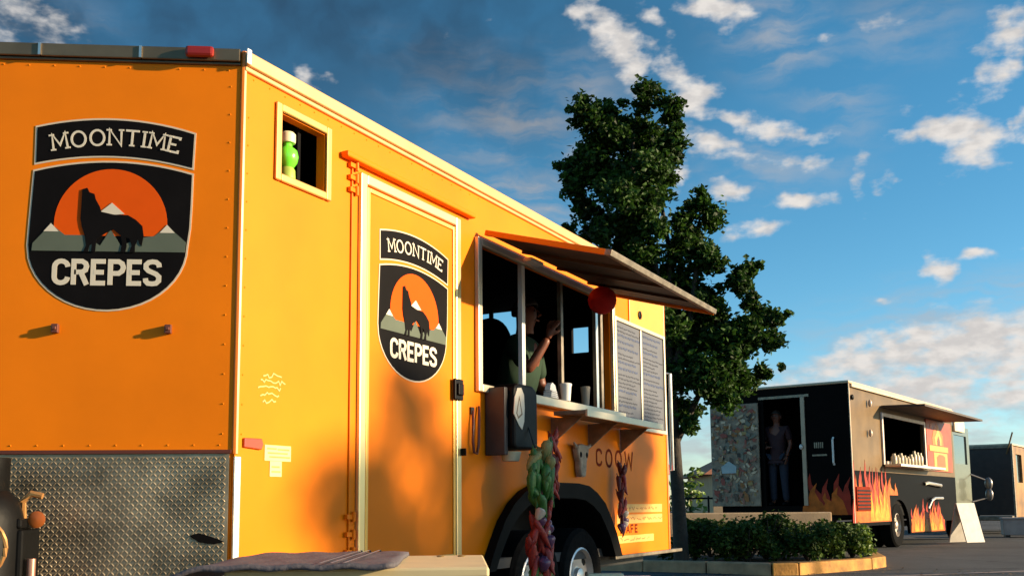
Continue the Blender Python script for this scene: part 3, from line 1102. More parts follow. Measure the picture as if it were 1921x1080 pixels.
# rear corner: grab rail, tail light, bumper
mb = MB()
mb.tube([(LEN + .03, .03, 1.95), (LEN + .10, -.01, 1.95), (LEN + .10, -.01, 1.12), (LEN + .03, .03, 1.12)], .016, 8)
mb.build('grab_rail', M_ALU, trailer, smooth=True)
MB().box(LEN + .001, LEN + .03, .01, .16, .52, 2.64).build('rear_corner_post', M_ALUD, trailer, bevel=.004)
MB().box(LEN + .031, LEN + .065, .0, .08, 1.08, 1.17).build('tail_light', M_RED, trailer, bevel=.008)
MB().box(LEN - .02, LEN + .006, -.008, .03, ZB, 2.651).build('rear_trim', mat('orange_trim', (.80, .20, .006)), trailer, bevel=.004)
MB().box(3.95, LEN + .3, -.01, .05, .432, .458).build('lower_rub_rail', M_ALUD, trailer, bevel=.004)
# things bolted to the tongue (seen at the bottom left)
MB().tube([(-.62, .62, .38), (-.62, .62, .98)], .045, 12).build('tongue_jack', M_BEAM, trailer, smooth=True)

# ================================================================ things on and round the trailer
def hang(u, y, z):
    return T @ Matrix.Translation((u, y, z))


# tongue tank
tk = empty('gas_bottle', T @ VF @ Matrix.Translation((-.86, -.26, .455)), 'black gas bottle with collar and copper hose before the tread plate', 'gas bottle')
MB().lathe([(.12, 0), (.15, .02), (.155, .06), (.155, .33), (.14, .40), (.09, .45), (.03, .47)], 24).build('body', M_BPLAS, tk, smooth=True)
MB().lathe([(.095, .43), (.10, .44), (.10, .56), (.094, .56), (.094, .44)], 20).build('collar', M_BPLAS, tk, smooth=True)
MB().tube([(0, 0, .46), (0, 0, .53), (.05, -.03, .55)], .018, 8).build('valve', mat('brass', (.6, .36, .12), .35, .9), tk, smooth=True)
MB().tube([(.05 + .12 * math.sin(R(a)), -.17, .24 + .11 * math.cos(R(a))) for a in range(-60, 230, 15)], .008, 6).build('hose', mat('copper_hose', (.62, .30, .10), .35, .6), tk, smooth=True)
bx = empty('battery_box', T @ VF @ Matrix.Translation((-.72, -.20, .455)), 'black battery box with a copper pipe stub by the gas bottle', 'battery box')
MB().box(-.05, .03, -.09, .09, 0, .30).build('case', M_BPLAS, bx, bevel=.012)
MB().box(-.055, .025, -.095, .095, .302, .34).build('lid', M_BPLAS, bx, bevel=.01)
MB().tube([(.055, -.06, .0), (.055, -.06, .195)], .016, 10).build('pipe', mat('copper_pipe', (.72, .36, .26), .3, .8), bx, smooth=True)
MB().lathe([(.0, .0), (.030, .002), (.031, .006), (.022, .009), (.0, .010)], 18, Matrix.Translation((.058, -.03, .335)) @ Matrix.Rotation(R(90), 4, 'X')).build('orange_glint_disc', mat('glint_orange', (.36, .09, .012), .4), bx, smooth=True)  # disc added in place of an orange reflection on the tread plate
MB().tube([(.0, .0, .32), (.0, -.02, .40), (.03, -.02, .43), (.07, -.02, .42)], .012, 8).build('cable', mat('copper_hose', (.62, .30, .10)), bx, smooth=True)

# red lantern
ln_ = empty('paper_lantern', hang(3.28, -.22, 2.125), 'round red lantern hanging under the orange awning', 'lantern')
mb = MB()
prof = []
for i in range(25):
    ph = math.pi * i / 24
    r_ = .098 * math.sin(ph) * (1 + .012 * math.cos(i * math.pi)) + .0
    prof.append((max(r_, .022), .095 * -math.cos(ph) + .095))
mb.lathe(prof, 24)
mb.build('shade', mat('red_paper', (.55, .012, .012), .7, transl=.3), ln_, smooth=True)
MB().lathe([(.022, .19), (.024, .20), (.02, .206)], 12).build('cap', M_BLACK, ln_, smooth=True)
MB().tube([(0, 0, .2), (0, 0, .224)], .002, 5).build('string', M_BLACK, ln_)

# dispenser box beside the hatch
dp = empty('wall_dispenser', hang(2.0, -.003, 1.085), 'tall black wall dispenser with white oval emblem left of the counter', 'dispenser')
MB().box(.02, .06, -.13, 0, .03, .42).build('back_plate', mat('grey_plate', (.035, .03, .03), .5, var=.3), dp, bevel=.006)
prof = [(.062, .08), (.062, .40), (.075, .43), (.12, .448), (.30, .448), (.35, .43), (.365, .39), (.365, .10), (.35, .07), (.09, .06)]
MB().prism(prof, -.002, -.17).build('case', M_BPLAS, dp, bevel=.018)
lab = [(a * 1.35 - .105, (b - .3) * 1.25 + .31) for a, b in [(.115, .265), (.125, .34), (.15, .385), (.185, .39), (.21, .36), (.215, .30), (.21, .235), (.19, .195), (.16, .215)]]
em = MB().prism(lab, -.169, -.1735).build('emblem', M_LETTER, dp)
MB().ribbon([(.085, .27), (.118, .365), (.15, .27), (.105, .245)], .010, -.1732, -.1745, closed=True).build('emblem_mark', mat('brown_print', (.22, .13, .06), .6), em)
MB().lathe([(.048, 0), (.062, .055)], 20, Matrix.Translation((.165, -.09, 0))).build('drip_cup', mat('cream_plastic', (.74, .62, .40), .5), dp, smooth=True)
# cable loop on the wall
lpz = empty('cable_loop', hang(1.865, -.012, 1.36), 'dark red cable loop hanging beside the black dispenser', 'cable')
pts = [(.0, 0, 0), (-.012, -.01, -.08), (-.02, -.012, -.18), (-.005, -.012, -.235), (.025, -.012, -.24), (.045, -.012, -.19), (.055, -.01, -.05), (.07, 0, .03)]
MB().tube(pts, .008, 6).build('cable', mat('dark_red_cable', (.12, .02, .01), .5), lpz, smooth=True)
MB().box(-.015, .02, .0, .011, -.02, .02).build('hook', M_BEAM, lpz)

# cow skull under the counter
sk = empty('cow_skull', hang(3.30, -.025, 1.02), 'pale grey cow skull hanging under the counter above the fender', 'skull')
sil = [(-.035, .0), (-.05, .05), (-.055, .10), (-.085, .15), (-.095, .19), (-.07, .215), (0, .225), (.07, .215), (.095, .19), (.085, .15), (.055, .10), (.05, .05), (.035, .0)]
MB().prism(sil, .02, -.03).build('skull', mat('bone', (.34, .26, .18), .8, var=.25, scale=20, bump=.4), sk, bevel=.012)
for s_ in (-1, 1):
    MB().tube([(s_ * .07, 0, .20), (s_ * .10, -.01, .205), (s_ * .125, -.02, .215), (s_ * .14, -.02, .23)], [.02, .016, .011, .004], 8).build('horn', mat('horn', (.30, .22, .15), .5), sk, smooth=True)
    MB().ball((s_ * .05, -.028, .15), .018, .008, .022, 10, 6).build('eye_socket', M_BLACK, sk, smooth=True)

# ristras: strings of peppers, garlic and gourds
PEP = MB().lathe([(.0, -.5), (.05, -.45), (.11, -.30), (.16, -.05), (.18, .18), (.15, .36), (.06, .42), (.03, .44), (.025, .56), (.0, .57)], 9).v, None
def pepper_mesh(name, m, fat=1.0):
    mb = MB().lathe([(.004, -.5), (.05 * fat, -.44), (.11 * fat, -.28), (.16 * fat, -.02), (.18 * fat, .20), (.14 * fat, .36), (.05, .42), (.03, .45), (.025, .56), (.004, .57)], 9)
    for p in mb.v:
        p.x += .16 * p.z * p.z - .02
        p.y += .025 * math.sin(p.z * 8)
    return mb.mesh(name, m, True)


PM = {'green_pepper': pepper_mesh('green_pepper', mat('pepper_green', (.026, .12, .016), .55, var=.45, scale=15), .9),
      'pale_pepper': pepper_mesh('pale_pepper', mat('pepper_pale', (.20, .20, .06), .5, var=.2, scale=15), 1.2),
      'red_chili': pepper_mesh('red_chili', mat('chili_red', (.30, .020, .011), .55, var=.45, scale=15), .72),
      'dark_chili': pepper_mesh('dark_chili', mat('chili_dark', (.11, .010, .008), .6, var=.4, scale=15), .72),
      'garlic_bulb': pepper_mesh('garlic_bulb', mat('garlic', (.50, .42, .32), .6, var=.1), 2.2),
      'purple_onion': pepper_mesh('purple_onion', mat('onion', (.11, .04, .09), .35, var=.2), 2.3)}


def ristra(root, top, bottom, kinds, n, spread, rs):
    q = random.Random(rs)
    mb = MB()
    mb.tube([(0, 0, top), (.004, 0, (top + bottom) / 2), (0, 0, bottom)], .006, 6)
    mb.build('cord', mat('straw_cord', (.26, .18, .08), .9), root)
    for i in range(n):
        t = (i + .5) / n
        kd, size = kinds(t, q)
        a = q.uniform(0, 2 * math.pi)
        sp = spread * q.uniform(.35, 1.0)
        c = Vector((sp * math.cos(a), -abs(.55 * sp * math.sin(a)) - .01, top + (bottom - top) * t))
        tilt = Matrix.Rotation(q.uniform(-.65, .65), 4, 'Y') @ Matrix.Rotation(q.uniform(-.35, .35), 4, 'X') @ Matrix.Rotation(q.uniform(0, 6.28), 4, 'Z')
        obj(PM[kd], kd, root, Matrix.Translation(c) @ tilt @ Matrix.Scale(size * 1.15, 4))


def k_main(t, q):
    if t < .14:
        return q.choice([('pale_pepper', .13), ('green_pepper', .12)])
    if t < .40:
        return q.choice([('green_pepper', .17), ('green_pepper', .16), ('green_pepper', .15), ('garlic_bulb', .06), ('green_pepper', .14), ('dark_chili', .11)])
    if t < .60:
        return q.choice([('garlic_bulb', .07), ('purple_onion', .08), ('red_chili', .13), ('red_chili', .12), ('dark_chili', .12), ('green_pepper', .14)])
    if t < .85:
        return q.choice([('red_chili', .16), ('red_chili', .14), ('red_chili', .15), ('dark_chili', .14), ('red_chili', .13), ('purple_onion', .08)])
    return q.choice([('green_pepper', .16), ('pale_pepper', .15), ('red_chili', .12), ('green_pepper', .14)])


r1 = empty('vegetable_garland', hang(2.21, -.23, .30), 'long hanging garland of green peppers, red chilies and garlic before the wheels', 'garland')
ristra(r1, .86, .02, k_main, 74, .12, 11)
MB().tube([(0, 0, .85), (.05, .10, 1.08), (.06, .16, 1.11)], .004, 5).build('hanger', M_BEAM, r1)
r2 = empty('chili_string', hang(2.60, -.14, .84), 'short string of dark red chilies between green garland and skull', 'chili string')
ristra(r2, .42, .06, lambda t, q: q.choice([('red_chili', .12), ('dark_chili', .12), ('red_chili', .10)]), 18, .055, 5)
r3 = empty('chili_string', hang(3.93, -.06, .60), 'long narrow string of red chilies nearest the trailer rear', 'chili string')
ristra(r3, .50, .02, lambda t, q: (q.choice(['red_chili', 'red_chili', 'dark_chili']), q.uniform(.09, .13)) if t < .7 else (q.choice(['purple_onion', 'garlic_bulb', 'dark_chili']), .07), 26, .05, 6)

# menu board
mnu = empty('menu_board', hang(3.985, -.025, 1.44), 'tall two-column menu board between the hatch and trailer rear', 'menu board')
MB().box(0, 1.06, .0, .02, 0, .775).build('backing', mat('menu_grey', (.088, .092, .11), .55, var=.12, scale=5), mnu)
mb = MB()
frame_rect(mb, -.03, 1.09, -.03, .805, .03, .022, -.014)
mb.box(.515, .545, -.010, -.0005, .0, .775)
mb.build('frame', mat('pale_frame', (.62, .53, .38)), mnu, bevel=.003)
tx, tb = MB(), MB()
q = random.Random(9)
for c in range(2):
    z = .735
    while z > .04:
        big = q.random() < .25
        x = .05 + c * .54
        xe = x + q.uniform(.25, .42)
        if big:
            xe = x + q.uniform(.3, .42)
        while x < xe:
            w = q.uniform(.03, .09)
            h = .010 if big else .006
            (tb if big else tx).ribbon([(x + i * w / 4, z + q.uniform(-.004, .004)) for i in range(5)], h * 1.6, -.0004, -.0016)
            x += w + .014
        z -= .048 if big else .031
tx_ = tx.build('menu_print', mat('menu_ink', (.018, .020, .034), .6), mnu)
tb_ = tb.build('menu_headings', mat('menu_blue', (.03, .045, .10), .6), mnu)

tx_['kind'] = 'stuff'
tb_['kind'] = 'stuff'

# small white things on the sill
MB_ = MB().lathe([(.030, 0), (.038, .10), (.041, .105), (.041, .115), (.028, .12)], 18)
cp = tag(MB_.build('paper_cup', M_PAPER, smooth=True), 'white paper cup on the hatch sill right of the napkins', 'cup')
cp.matrix_world = hang(3.02, -.055, 1.513)
c2 = obj(MB().lathe([(.026, 0), (.034, .12), (.036, .125), (.03, .13)], 18).mesh('cup', mat('grey_cup', (.30, .27, .22), .7), True), 'dim_cup')
c2.name = 'paper_cup'
tag(c2, 'greyish cup deeper in the hatch, nearest the menu board', 'cup')
c2.matrix_world = hang(3.42, -.02, 1.522)
nk = MB()
for k in range(4):
    nk.box(-.055 + k * .004, .055 - k * .006, -.03, .03, k * .012, k * .012 + .010)
nk.prism([(-.05, .048), (.05, .048), (.03, .085), (-.01, .10), (-.04, .08)], .02, -.02)
nk = nk.build('napkin_stack', M_PAPER, bevel=.003)
tag(nk, 'crumpled stack of white napkins on the hatch sill beside the arm', 'napkins')
nk.matrix_world = hang(2.80, -.050, 1.513)

# round black pan hanging in the rear opening
pn = empty('hanging_pan', hang(4.93, 1.57, 2.30), 'black round pan hanging against the bright rear opening', 'pan')
MB().lathe([(.0, 0), (.20, .0), (.225, .05), (.228, .05), (.205, -.012), (.0, -.012)], 26, Matrix.Rotation(R(-90), 4, 'Y')).build('bowl', M_BPLAS, pn, smooth=True)
MB().box(-.005, .012, -.02, .02, .21, .34).build('handle', M_BPLAS, pn)
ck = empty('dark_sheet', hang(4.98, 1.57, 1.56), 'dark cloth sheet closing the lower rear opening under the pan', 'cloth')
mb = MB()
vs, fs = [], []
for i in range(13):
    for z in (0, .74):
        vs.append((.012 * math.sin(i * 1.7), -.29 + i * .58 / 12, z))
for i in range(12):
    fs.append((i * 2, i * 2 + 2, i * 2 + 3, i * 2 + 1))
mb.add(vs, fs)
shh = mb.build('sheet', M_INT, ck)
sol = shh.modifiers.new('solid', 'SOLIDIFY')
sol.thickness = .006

# ================================================================ people
def skin_obj(name, verts, edges, radii, m, parent, sub=2, root=0):
    me = bpy.data.meshes.new(name)
    me.from_pydata([tuple(v) for v in verts], edges, [])
    me.materials.append(m)
    o = bpy.data.objects.new(name, me)
    COL.objects.link(o)
    o.parent = parent
    md = o.modifiers.new('skin', 'SKIN')
    md.use_smooth_shade = True
    lay = me.skin_vertices[0].data
    for i, r_ in enumerate(radii):
        lay[i].radius = (r_, r_) if not isinstance(r_, tuple) else r_
        lay[i].use_root = (i == root)
    ss = o.modifiers.new('sub', 'SUBSURF')
    ss.levels = sub
    ss.render_levels = sub
    return o


def person(mtx, label, J, shirt_m, trouser_m, hands):
    """J: joints in local metres (facing -y). Body is one skinned surface; clothes and hair are its children"""
    root = empty('person', mtx, label, 'person')
    order = ['pelvis', 'waist', 'chest', 'neck', 'head', 'crown', 'sl', 'el', 'wl', 'sr', 'er', 'wr', 'hl', 'kl', 'al', 'tl', 'hr', 'kr', 'ar', 'tr']
    rad = dict(pelvis=.125, waist=.115, chest=.125, neck=.052, head=.088, crown=.07, sl=.058, el=.042, wl=.029, sr=.058, er=.042, wr=.029,
               hl=.085, kl=.056, al=.04, tl=.034, hr=.085, kr=.056, ar=.04, tr=.034)
    idx = {k: i for i, k in enumerate(order)}
    E = [('pelvis', 'waist'), ('waist', 'chest'), ('chest', 'neck'), ('neck', 'head'), ('head', 'crown'), ('chest', 'sl'), ('sl', 'el'), ('el', 'wl'),
         ('chest', 'sr'), ('sr', 'er'), ('er', 'wr'), ('pelvis', 'hl'), ('hl', 'kl'), ('kl', 'al'), ('al', 'tl'), ('pelvis', 'hr'), ('hr', 'kr'), ('kr', 'ar'), ('ar', 'tr')]
    body = skin_obj('body', [J[k] for k in order], [(idx[a], idx[b]) for a, b in E], [rad[k] for k in order], M_SKIN, root)
    # shirt: torso and upper arms
    so = ['pelvis', 'waist', 'chest', 'sl', 'el', 'sr', 'er', 'collar', 'hem']
    JJ = dict(J)
    JJ['hem'] = Vector(J['pelvis']) + Vector((0, 0, -.09))
    JJ['collar'] = Vector(J['chest']).lerp(Vector(J['neck']), .55)
    for a in 'lr':
        JJ['e' + a] = Vector(J['s' + a]).lerp(Vector(J['e' + a]), .82)
    si = {k: i for i, k in enumerate(so)}
    skin_obj('shirt', [JJ[k] for k in so], [(si[a], si[b]) for a, b in [('hem', 'pelvis'), ('pelvis', 'waist'), ('waist', 'chest'), ('chest', 'collar'), ('chest', 'sl'), ('sl', 'el'), ('chest', 'sr'), ('sr', 'er')]],
             [.152, .142, .150, .076, .066, .076, .066, .07, .15], shirt_m, root)
    to = ['pelvis', 'hl', 'kl', 'al', 'hr', 'kr', 'ar']
    ti = {k: i for i, k in enumerate(to)}
    skin_obj('trousers', [J[k] for k in to], [(ti[a], ti[b]) for a, b in [('pelvis', 'hl'), ('hl', 'kl'), ('kl', 'al'), ('pelvis', 'hr'), ('hr', 'kr'), ('kr', 'ar')]],
             [.138, .102, .074, .062, .102, .074, .062], trouser_m, root)
    for a in 'lr':
        f = Vector(J['t' + a])
        MB().ball((f.x, f.y - .01, f.z), .048, .115, .042, 12, 7).build('shoe', M_BPLAS, root, smooth=True)
    h = Vector(J['head'])
    # hair cap, facial features
    mb = MB()
    vs, fs = [], []
    nn_, mm_ = 16, 7
    for i in range(mm_ + 1):
        ph = R(105) * i / mm_
        for k in range(nn_):
            t = 2 * math.pi * k / nn_
            back = .5 + .5 * math.sin(t)
            p2 = ph * (.62 + .38 * back)
            vs.append((h.x + .093 * math.sin(p2) * math.cos(t), h.y + .012 + .104 * math.sin(p2) * math.sin(t), h.z + .03 + .108 * math.cos(p2)))
    for i in range(mm_):
        for k in range(nn_):
            fs.append((i * nn_ + k, (i + 1) * nn_ + k, (i + 1) * nn_ + (k + 1) % nn_, i * nn_ + (k + 1) % nn_))
    mb.add(vs, fs)
    o = mb.build('hair', M_HAIR, root, smooth=True)
    s_ = o.modifiers.new('s', 'SOLIDIFY')
    s_.thickness = .012
    mb = MB()
    mb.tube([(h.x, h.y - .080, h.z + .03), (h.x, h.y - .105, h.z - .005), (h.x, h.y - .085, h.z - .012)], [.008, .015, .010], 8)
    mb.build('nose', M_SKIN, root, smooth=True)
    for s2 in (-1, 1):
        MB().ball((h.x + s2 * .032, h.y - .079, h.z + .024), .012, .008, .008, 10, 6).build('eye', M_HAIR, root, smooth=True)
        MB().ball((h.x + s2 * .09, h.y + .008, h.z + .005), .012, .022, .032, 10, 6).build('ear', M_SKIN, root, smooth=True)
    MB().tube([(h.x - .024, h.y - .080, h.z - .040), (h.x, h.y - .088, h.z - .043), (h.x + .024, h.y - .080, h.z - .040)], .006, 6).build('mouth', mat('lips', (.25, .07, .05), .5), root, smooth=True)
    # hands: palm and five fingers in one skinned chain, curled
    for a, (dirv, curl, palmn) in hands.items():
        w0 = Vector(J['w' + a])
        d = Vector(dirv).normalized()
        nrm = Vector(palmn)
        nrm = (nrm - d * nrm.dot(d)).normalized()
        sd = d.cross(nrm)
        V_, E_, R_ = [w0 - d * .01, w0 + d * .045, ], [(0, 1)], [.024, .028]
        for k, (off, ln2) in enumerate(((-.030, .062), (-.010, .075), (.010, .070), (.029, .055))):
            b0 = len(V_)
            p1 = w0 + d * .09 + sd * off
            p = p1.copy()
            V_.append(p1)
            R_.append(.012)
            E_.append((1, b0))
            dr = d.copy()
            for s3 in range(2):
                dr = (dr + nrm * curl).normalized()
                p = p + dr * ln2 / 2
                V_.append(p.copy())
                R_.append(.0095 - .0015 * s3)
                E_.append((len(V_) - 2, len(V_) - 1))
        b0 = len(V_)
        V_ += [w0 + d * .05 + sd * -.04 + nrm * .012, w0 + d * .085 + sd * -.052 + nrm * .035]
        R_ += [.013, .010]
        E_ += [(1, b0), (b0, b0 + 1)]
        skin_obj('hand', V_, E_, R_, M_SKIN, root, sub=1)
    return root


# cook at the hatch, elbow on the sill, hand raised
J = dict(pelvis=(0, .10, .93), waist=(-.02, .06, 1.10), chest=(-.03, .0, 1.34), neck=(-.05, -.03, 1.52), head=(-.06, -.06, 1.635), crown=(-.06, -.055, 1.72),
         sl=(.15, .0, 1.42), el=(.24, -.02, 1.15), wl=(.12, -.20, 1.05), sr=(-.22, -.04, 1.42), er=(-.36, -.22, 1.20), wr=(-.30, -.34, 1.42),
         hl=(.10, .10, .86), kl=(.11, .09, .48), al=(.12, .12, .09), tl=(.12, .02, .05), hr=(-.10, .10, .86), kr=(-.11, .08, .48), ar=(-.12, .12, .09), tr=(-.12, .02, .05))
cook = person(hang(3.30, .40, .525), 'cook in a green shirt behind the hatch with one forearm raised', J, M_GREEN, M_DENIM,
              {'r': ((.25, -.25, 1.0), .55, (1, .1, -.2)), 'l': ((-.6, -.7, .05), .35, (0, 0, -1))})

# ================================================================ black truck with flames
YB = R(36.8)
PB = Vector((5.81, 17.40, 0))
TB = Matrix.Translation(PB) @ Matrix.Rotation(R(90) - YB, 4, 'Z')   # +x forward along the side, -y outwards, rear face at x=0
truck = empty('food_truck', TB, 'black food truck with painted flames, open rear doors and pizza hatch', 'food truck')
BW, BT, BL = 2.42, 2.90, 7.0
mb = MB()
HB = (1.78, 4.55, 1.58, 2.46)
walls_with_holes(mb, (.02, BL), (1.40, BT), [HB], 0, .05)
mb.build('side_wall', M_TAN, truck)  # sunlit tan reflection in black gloss, put in as wall colour
mb = MB()
ar = [(2.02, .26)] + [(2.62 + .62 * math.cos(R(a)) * -1, .40 + .50 * math.sin(R(a))) for a in range(10, 172, 12)] + [(3.30, .26)]
mb.prism([(.02, .50), (.3, .44), (2.0, .44)] + ar[1:-1] + [(3.28, .24), (5.95, .20), (6.0, .45), (BL, .45), (BL, 1.398), (.02, 1.398)], .05, -.002)
mb.build('lower_side', M_BPAINT, truck)
MB().box(0, BL, BW - .05, BW, .45, BT).build('side_wall', M_BPAINT, truck)
mb = MB()
walls_with_holes(mb, (.0, BW), (.62, BT), [(.86, 1.58, .80, 2.70)], 0, .05)
mb.build('rear_wall', M_BPAINT, truck, mtx=Matrix.Rotation(R(-90), 4, 'Z') @ Matrix.Translation((-BW, 0, 0)))
MB().box(-.02, BL, -.02, BW + .01, BT + .002, BT + .05).build('roof', mat('pale_roof', (.56, .44, .30), .6), truck, bevel=.02)
MB().box(.05, BL, .06, BW - .06, .60, .78).build('floor', M_BPLAS, truck)
MB().box(1.2, 1.7, .5, 1.2, BT + .051, BT + .18).build('roof_vent', M_TAN, truck, bevel=.02)
il = MB()
il.box(BL - .05, BL - .02, .06, BW - .06, .79, BT - .02)
il.build('bulkhead', M_INT, truck)
MB().box(.0, .03, -.012, .004, .50, BT).build('corner_trim', mat('pale_trim', (.62, .46, .32), .4, .4), truck)
# doorway jamb, step, handles
mb = MB()
mb.box(-.035, -.001, .78, .855, .80, 2.72)
mb.build('door_jamb', mat('bronze_jamb', (.30, .23, .17), .4, .6), truck, bevel=.006)
MB().box(-.03, -.001, .70, 1.64, 2.715, 2.76).build('door_header', M_ALUD, truck)
MB().ball((-.06, .86, 1.83), .03, .03, .045, 12, 8).build('door_knob', M_WHITE, truck, smooth=True)
MB().tube([(-.03, .29, 1.50), (-.07, .29, 1.54), (-.07, .29, 1.93), (-.03, .29, 1.97)], .018, 8).build('grab_handle', M_WHITE, truck, smooth=True)
MB().box(-.20, -.001, .3, 2.3, .50, .60).build('rear_bumper', M_BPLAS, truck, bevel=.01)
mb = MB()
for k in range(5):
    mb.box(-.012, -.001, .48 + k * .035, .50 + k * .035, 1.80, 1.90)
mb.box(-.012, -.001, .42, .68, 1.66, 1.69)
mb.build('rear_vent', M_ALUD, truck)
# left rear door folded back, covered in stickers
sd_ = MB().box(-.075, -.035, 1.64, 2.58, .80, 2.66).build('rear_door', mat('sticker_door', (.26, .19, .13), .6, var=.4, scale=10), truck, bevel=.006)
sd_['label'] = 'rear door covered edge to edge with stickers'
SC = [(.34, .20, .10), (.50, .36, .22), (.28, .05, .03), (.09, .055, .035), (.34, .22, .07), (.17, .16, .12), (.60, .45, .30), (.30, .11, .02), (.025, .018, .012), (.30, .11, .07)]
smesh = []
q = random.Random(21)
for ci, c in enumerate(SC):
    m_ = mat('sticker_%d' % ci, c, .55, var=.35, scale=30)
    for sh in range(2):
        n_ = 4 if sh == 0 else 3 + ci % 4
        pts = [(q.uniform(.8, 1.2) * math.cos(2 * math.pi * (k + .5) / n_), q.uniform(.6, 1.0) * math.sin(2 * math.pi * (k + .5) / n_)) for k in range(n_)]
        smesh.append(MB().prism(pts, 0, -1).mesh('sticker', m_))
for k in range(298):
    r_ = q.uniform(.030, .072)
    yy, zz = q.uniform(1.64 + r_, 2.58 - r_), q.uniform(.82 + r_, 2.64 - r_)
    # sticker mesh lies in x,z facing -y -> turn to face -x
    mt = Matrix.Translation((-.0752 - .00012 * k, yy, zz)) @ Matrix.Rotation(R(-90), 4, 'Z') @ Matrix.Rotation(q.uniform(0, 6.28), 4, 'Y') @ Matrix.Diagonal((r_ * q.uniform(.8, 1.35), .00035, r_ * q.uniform(.4, .9), 1))
    obj(q.choice(smesh), 'sticker', sd_, mt)
hs_ = MB().prism([(-.14, -.10), (.14, -.10), (.15, .02), (.0, .12), (-.15, .02)], 0, -.002).mesh('sticker', mat('pale_blue_sticker', (.34, .42, .44), .5))
o = obj(hs_, 'sticker', sd_, Matrix.Translation((-.105, 2.22, 1.50)) @ Matrix.Rotation(R(-90), 4, 'Z'))
o['label'] = 'large pale blue sticker'

# flames on the side and rear
def tongues(y, u0, u1, n, zb, hmin, hmax, w, m, rs, name, cut=None, mtx=None):
    q = random.Random(rs)
    mb = MB()
    for i in range(n):
        u = u0 + (u1 - u0) * (i + q.uniform(.2, .8)) / n
        h = q.uniform(hmin, hmax)
        ww = w * q.uniform(.7, 1.3)
        le = q.uniform(-.10, .10)
        pts = [(u - ww, zb), (u - ww * .9, zb + h * .25), (u - ww * .45 + le * .3, zb + h * .5), (u - ww * .5 + le, zb + h * .75), (u + le * 1.5, zb + h),
               (u - ww * .05 + le, zb + h * .72), (u + ww * .55 + le * .4, zb + h * .5), (u + ww * .8, zb + h * .25), (u + ww, zb)]
        mb.prism(pts, y + .002, y - .0002 * i)
    return mb.build(name, m, truck, mtx=mtx)


fl = MB()
tongues(-.004, .12, 1.95, 11, .50, .85, 1.12, .21, M_FL_R, 1, 'flame_red')
tongues(-.008, .15, 1.95, 11, .50, .55, .85, .18, M_FL_O, 2, 'flame_orange')
tongues(-.012, .9, 1.90, 6, .52, .40, .70, .11, M_FL_Y, 3, 'flame_yellow')
tongues(-.004, 3.45, 5.80, 12, .26, .45, .72, .20, M_FL_R, 4, 'flame_red')
tongues(-.008, 3.45, 5.75, 13, .26, .35, .55, .18, M_FL_O, 5, 'flame_orange')
tongues(-.012, 3.5, 5.7, 10, .27, .12, .32, .10, M_FL_Y, 6, 'flame_yellow')
MB().prism([(.10, .515), (1.97, .50), (2.0, .78), (.10, .80)], -.0035, -.0055).build('flame_base', M_FL_O, truck)
MB().prism([(3.42, .262), (5.86, .238), (5.86, .48), (3.36, .52)], -.0035, -.0055).build('flame_base', M_FL_O, truck)
tongues(-.010, 2.0, 2.5, 3, .98, .15, .35, .12, M_FL_O, 8, 'flame_orange')
RF = Matrix.Rotation(R(-90), 4, 'Z')
tongues(-.004, -.72, -.03, 4, .64, .5, .85, .17, M_FL_R, 12, 'flame_red', mtx=RF)
tongues(-.008, -.78, -.20, 4, .64, .35, .65, .16, M_FL_O, 13, 'flame_orange', mtx=RF)
# side grille
mb = MB()
mb.box(.12, .85, -.030, -.004, .70, 1.12)
gr = mb.build('side_grille', M_DRED, truck, bevel=.01)
mb = MB()
for k in range(6):
    mb.box(.15, .82, -.040, -.0305, .73 + k * .062, .755 + k * .062)
mb.build('grille_slats', M_BPLAS, gr)
# hatch: frame, counter, dark inside shelves
mb = MB()
frame_rect(mb, HB[0] - .07, HB[1] + .08, HB[2] - .04, HB[3] + .05, .07, -.002, -.04)
mb.build('hatch_frame', mat('hatch_frame_pale', (.60, .50, .44), .4, .3), truck, bevel=.006)
cn = MB().box(1.72, 4.85, -.34, -.042, 1.50, 1.55).build('hatch_counter', M_ALU, truck, bevel=.006)
MB().box(1.0, 6.4, 1.5, 1.55, .79, BT - .03).build('kitchen_back', M_INT, truck)
mb = MB()
walls_with_holes(mb, (.06, BL - .06), (.79, BT - .02), [HB], .052, .07)
mb.build('shade_lining', M_INT, truck)  # near-black lining added so the interior's shade sits in its colour
MB().box(1.02, 1.05, .08, BW - .08, .79, BT - .03).build('doorway_dark_board', M_INT, truck)  # dark board added to keep the sunlit kitchen out of the doorway view
MB().box(.06, BL - .06, BW - .07, BW - .052, .79, BT - .02).build('shade_lining', M_INT, truck)  # same added near-black lining on the far wall
for k, (u, w, m_) in enumerate(((3.05, .22, M_WHITE), (3.45, .12, M_DRED), (3.68, .24, M_WHITE))):
    MB().box(u, u + w, 1.46, 1.495, 2.16, 2.42).build('menu_card', m_, truck)
# awning above hatch
mb = MB()
aw2 = MB()
aw2.add([(1.75, -.02, 2.60), (6.3, -.02, 2.60), (6.3, -.80, 2.58), (1.75, -.80, 2.58), (1.75, -.02, 2.64), (6.3, -.02, 2.64), (6.3, -.80, 2.62), (1.75, -.80, 2.62)],
        [(0, 3, 2, 1), (4, 5, 6, 7), (0, 1, 5, 4), (1, 2, 6, 5), (2, 3, 7, 6), (3, 0, 4, 7)])
aw2.build('awning', mat('awning_dark', (.05, .03, .02), .6), truck)
MB().box(.05, BL, -.05, -.002, 2.84, 2.90).build('roof_gutter', mat('pale_roof', (.56, .44, .30)), truck)
# pizza sign
sg = MB().box(4.72, 6.72, -.03, -.003, 1.50, 2.58).build('sign_panel', mat('sign_red', (.40, .05, .012), .45, var=.35, scale=3), truck)
SY = mat('sign_yellow', (.74, .33, .06), .5)
SO = mat('sign_orange', (.62, .15, .015), .5)


